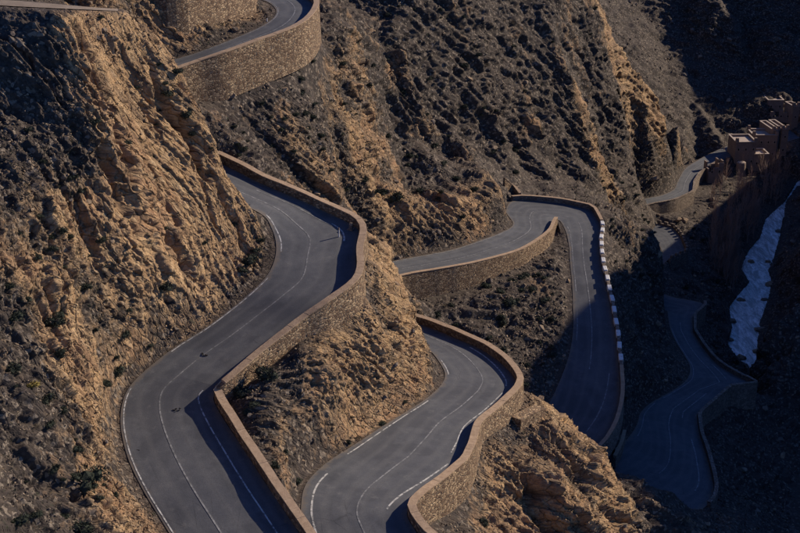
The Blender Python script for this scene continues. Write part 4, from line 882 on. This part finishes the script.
# the village by the river: mud brick houses and ruins
def house(px0, px1, pyt, pyb, Y, depth, rz, lab, win=3, roof=True, cat='house', turrets=0, ruin=False, name='mud_house', extra=3.0):
    pk_ = pick((px0+px1)/2, pyb); Y = min(max(pk_.y, Y-15), Y+12)
    xa, _, ht = px_y(px0, pyt, Y); xb, _, hb = px_y(px1, pyb, Y); xb2 = px_y(px1, pyt, Y)[0]; wdt = xb2-xa; H = hb-ht; z0 = ZCAM-hb
    t = thing(name, lab, cat, ((xa+xb2)/2, Y, z0), rz=rz); th = .35
    wl = MB(); r_ = random.Random(int(px0*7+pyt))
    for (cx_, cy_, sx_, sy_) in ((0, th/2, wdt, th), (0, depth-th/2, wdt, th), (-wdt/2+th/2, depth/2, th, depth-2*th), (wdt/2-th/2, depth/2, th, depth-2*th)):
        if ruin:
            nseg = max(2, int(max(sx_, sy_)/1.2)); along_x = sx_ > sy_
            for j in range(nseg):
                hh = (H+.5)*r_.uniform(.35, 1.0); L_ = (sx_ if along_x else sy_)/nseg; o_ = -((sx_ if along_x else sy_)/2) + (j+.5)*L_
                wl.box((cx_+(o_ if along_x else 0), cy_+(0 if along_x else o_), hh/2-extra/2), (L_*.996 if along_x else sx_, sy_ if along_x else L_*.996, hh+extra))
        else: wl.box((cx_, cy_, (H+.5)/2-extra/2), (sx_, sy_, H+.5+extra), 0, .02)
    link('walls', wl.mesh('walls'), M['mud'], t)
    if roof and not ruin: link('roof', MB().box((0, depth/2, H-.05), (wdt-2*th+.02, depth-2*th+.02, .2)).mesh('roof'), M['roofmud'], t)
    if not ruin:
        cp_ = MB()
        for (cx_, cy_, sx_, sy_) in ((0, .1, wdt+.1, .5), (0, depth-.1, wdt+.1, .5), (-wdt/2+.12, depth/2, .44, depth-.75), (wdt/2-.12, depth/2, .44, depth-.75)): cp_.box((cx_, cy_, H+.5+.06), (sx_, sy_, .14))
        link('parapet_cap', cp_.mesh('cap'), M['roofmud'], t)
    nf = max(1, int(H/3.0))
    for fl in range(nf):
        for j in range(win):
            wx = -wdt/2 + wdt*(j+.5)/win + r_.uniform(-.15, .15); wz = H*(fl+.55)/nf
            wd = link('window', MB().box((wx, -.02, wz), (.55, .12, .8)).mesh('frame'), M['roofmud'], t); link('opening', MB().box((wx, -.06, wz), (.38, .10, .62)).mesh('opening'), M['dark'], wd)
            if depth > 4 and j < 2:
                wy = depth*(j+.7)/2.4; wd = link('window', MB().box((wdt/2+.02, wy, wz), (.12, .55, .8)).mesh('frame'), M['roofmud'], t); link('opening', MB().box((wdt/2+.06, wy, wz), (.10, .38, .62)).mesh('opening'), M['dark'], wd)
    cor = ((-wdt/2+.3, .3), (wdt/2-.3, .3), (wdt/2-.3, depth-.3), (-wdt/2+.3, depth-.3))
    for j in range(turrets):
        link('corner_turret', MB().box((*cor[j], H+1.05), (.9, .9, 1.1), 0, .3).mesh('turret'), M['mud'], t)
    return t
house(736,757,144,168,322,7,.05,'mud brick house with a pale flat roof, nearest to the far road',3,True,turrets=2)
house(753,778,137,160,331,6,.0,'long mud brick block with terrace roof behind the flat roofed house',4,True,turrets=4)
house(754,769,156,172,317,5,.05,'low mud house with a small pale roof at the riverside end of the village',2,True)
house(773,780,132,160,328,9,.15,'narrow tall mud tower house with sunlit side, left one of the pair',1,True,cat='tower house',turrets=2)
house(782,789,131,157,330,9,.15,'narrow tall mud tower house with sunlit side, right one of the pair',1,True,cat='tower house',turrets=2)
house(709,725,163,182,293,5,.2,'roofless ruined house of broken walls beside the far road bend',2,False,cat='ruin',ruin=True,name='ruined_house')
house(768,784,102,112,346,5,.0,'roofless pale walls of the uppermost ruin on the slope above the village',2,True,cat='ruin',name='ruined_house')
house(771,792,111.5,122,341,4,.0,'broken long wall with gaps below the uppermost ruin',3,False,cat='ruin',ruin=True,name='ruined_house')
house(793,800,108,128,338,5,.2,'tall mud tower at the right picture edge above the village',1,True,cat='tower',turrets=2,name='mud_tower')
x, y, z = PW(741,167,316); t = thing('round_turret', 'squat round mud turret in front of the flat roofed house', 'turret', (x, y, z)); link('walls', MB().tube([(0, 0, -3), (0, 0, 1.0), (0, 0, 1.4)], [1.5, 1.25, 1.1], 10).mesh('walls'), M['mud'], t); link('roof', MB().tube([(0, 0, 1.3), (0, 0, 1.45), (0, 0, 1.7)], [1.2, .9, .05], 10).mesh('roof'), M['roofmud'], t)
x, y, z = PW(724,149,326); t = thing('lamp_post', 'thin pole at the far end of the road where the village begins', 'pole', (x, y, z)); link('pole', MB().tube([(0, 0, -.5), (0, 0, 3.2)], [.10, .07], 6).mesh('pole'), M['mud'], t); link('lamp_head', MB().box((.3, 0, 3.15), (.7, .16, .12)).mesh('lamp'), M['stone_far'], t)

# bare trees on the river bank
def tree_meshes(seed):
    r_ = random.Random(seed); tr = MB(); tr.tube([(0, 0, -.4), (r_.uniform(-.1, .1), r_.uniform(-.1, .1), 3), (r_.uniform(-.3, .3), r_.uniform(-.3, .3), 6.5), (r_.uniform(-.4, .4), r_.uniform(-.4, .4), 9)], [.16, .12, .07, .02], 5); br = MB()
    for k in range(34):
        z = r_.uniform(1.2, 8.2); a = r_.uniform(0, 6.283); L_ = (9.5-z)*r_.uniform(.2, .42)+.4; sp = r_.uniform(.25, .5); p0 = Vector((0, 0, z)); p1 = p0 + Vector((math.cos(a)*L_*sp, math.sin(a)*L_*sp, L_*.7)); p2 = p1 + Vector((math.cos(a)*L_*.15, math.sin(a)*L_*.15, L_*.5)); br.tube([p0, p1, p2], [.045, .028, .01], 3)
        for q_ in range(4):
            s_ = p0.lerp(p2, r_.uniform(.3, .95)); a2 = a + r_.uniform(-1.2, 1.2); l2 = r_.uniform(.4, 1.0); br.tube([s_, s_ + Vector((math.cos(a2)*l2*.4, math.sin(a2)*l2*.4, l2))], [.022, .008], 3)
    a_ = tr.mesh('trunk'); b_ = br.mesh('branches'); a_.materials.append(M['bark']); b_.materials.append(M['bark']); return a_, b_
TM = [tree_meshes(i) for i in range(5)]; GT = 'bare poplars on the left river bank'; nt_ = 0; k_ = 0
BANK = [(752,160),(735,175),(775,180),(790,185),(712,200),(770,205),(700,225),(762,222),(715,262),(744,254),(722,285),(738,275)]
while nt_ < 120 and k_ < 2000:
    k_ += 1; v_ = rnd.uniform(178, 292); lo = np.interp(v_, [178,200,230,260,292], [728,708,704,708,716]); hi = np.interp(v_, [178,200,222,254,292], [792,778,762,744,736]); u_ = lo + (hi-lo)*rnd.random()**.8
    Yp = np.interp(v_, [178,200,230,260,292], [318,295,272,258,246]); x, y, h = px_y(u_, v_, Yp)
    if samp(DI, np.array([x]), np.array([y]))[0] < 2.5 or samp(RIVD, np.array([x]), np.array([y]))[0] < .8: continue
    s_ = rnd.uniform(.55, 1.0)
    t = thing('bare_tree', rnd.choice(('tall', 'short') if s_ == 0 else (('tall',) if s_ > .8 else ('short',))) + ' leafless grey brown poplar ' + ('right below the village houses' if v_ < 205 else 'on the shaded bank where the river narrows' if v_ > 262 else 'standing close to the water edge' if u_ > lo + .66*(hi-lo) else 'on the side of the thicket away from the water' if u_ < lo + .33*(hi-lo) else 'in the middle of the thicket by the river'), 'tree', (x, y, ZCAM-float(hbase(x, y))), GT, rz=rnd.uniform(0, 6.28)); t.scale = (s_, s_, s_*rnd.uniform(.85, 1.1))
    a_, b_ = rnd.choice(TM); link('trunk', a_, None, t); link('branches', b_, None, t); nt_ += 1
print('done', round(time.time()-T0, 1))


for (px, py, r_) in ((770,285,1.5),(741,300,1.3),(760,330,1.6),(733,322,1.2),(751,262,1.2),(779,232,1.1),(742,358,1.5),(757,352,1.2),(768,262,1.0),(731,340,1.0),(752,374,1.2),(764,300,1.0)):
    x, y, z = W(px_h(px, py, 112.0)); o = thing('river_boulder', 'wet dark boulder at the river edge ' + ('below the bare trees' if py < 290 else 'where the water narrows'), 'boulder', (x, y, z+.1), 'boulders along the river edge', rnd.choice(BM_)); o.scale = (r_, r_*.8, r_*.6)
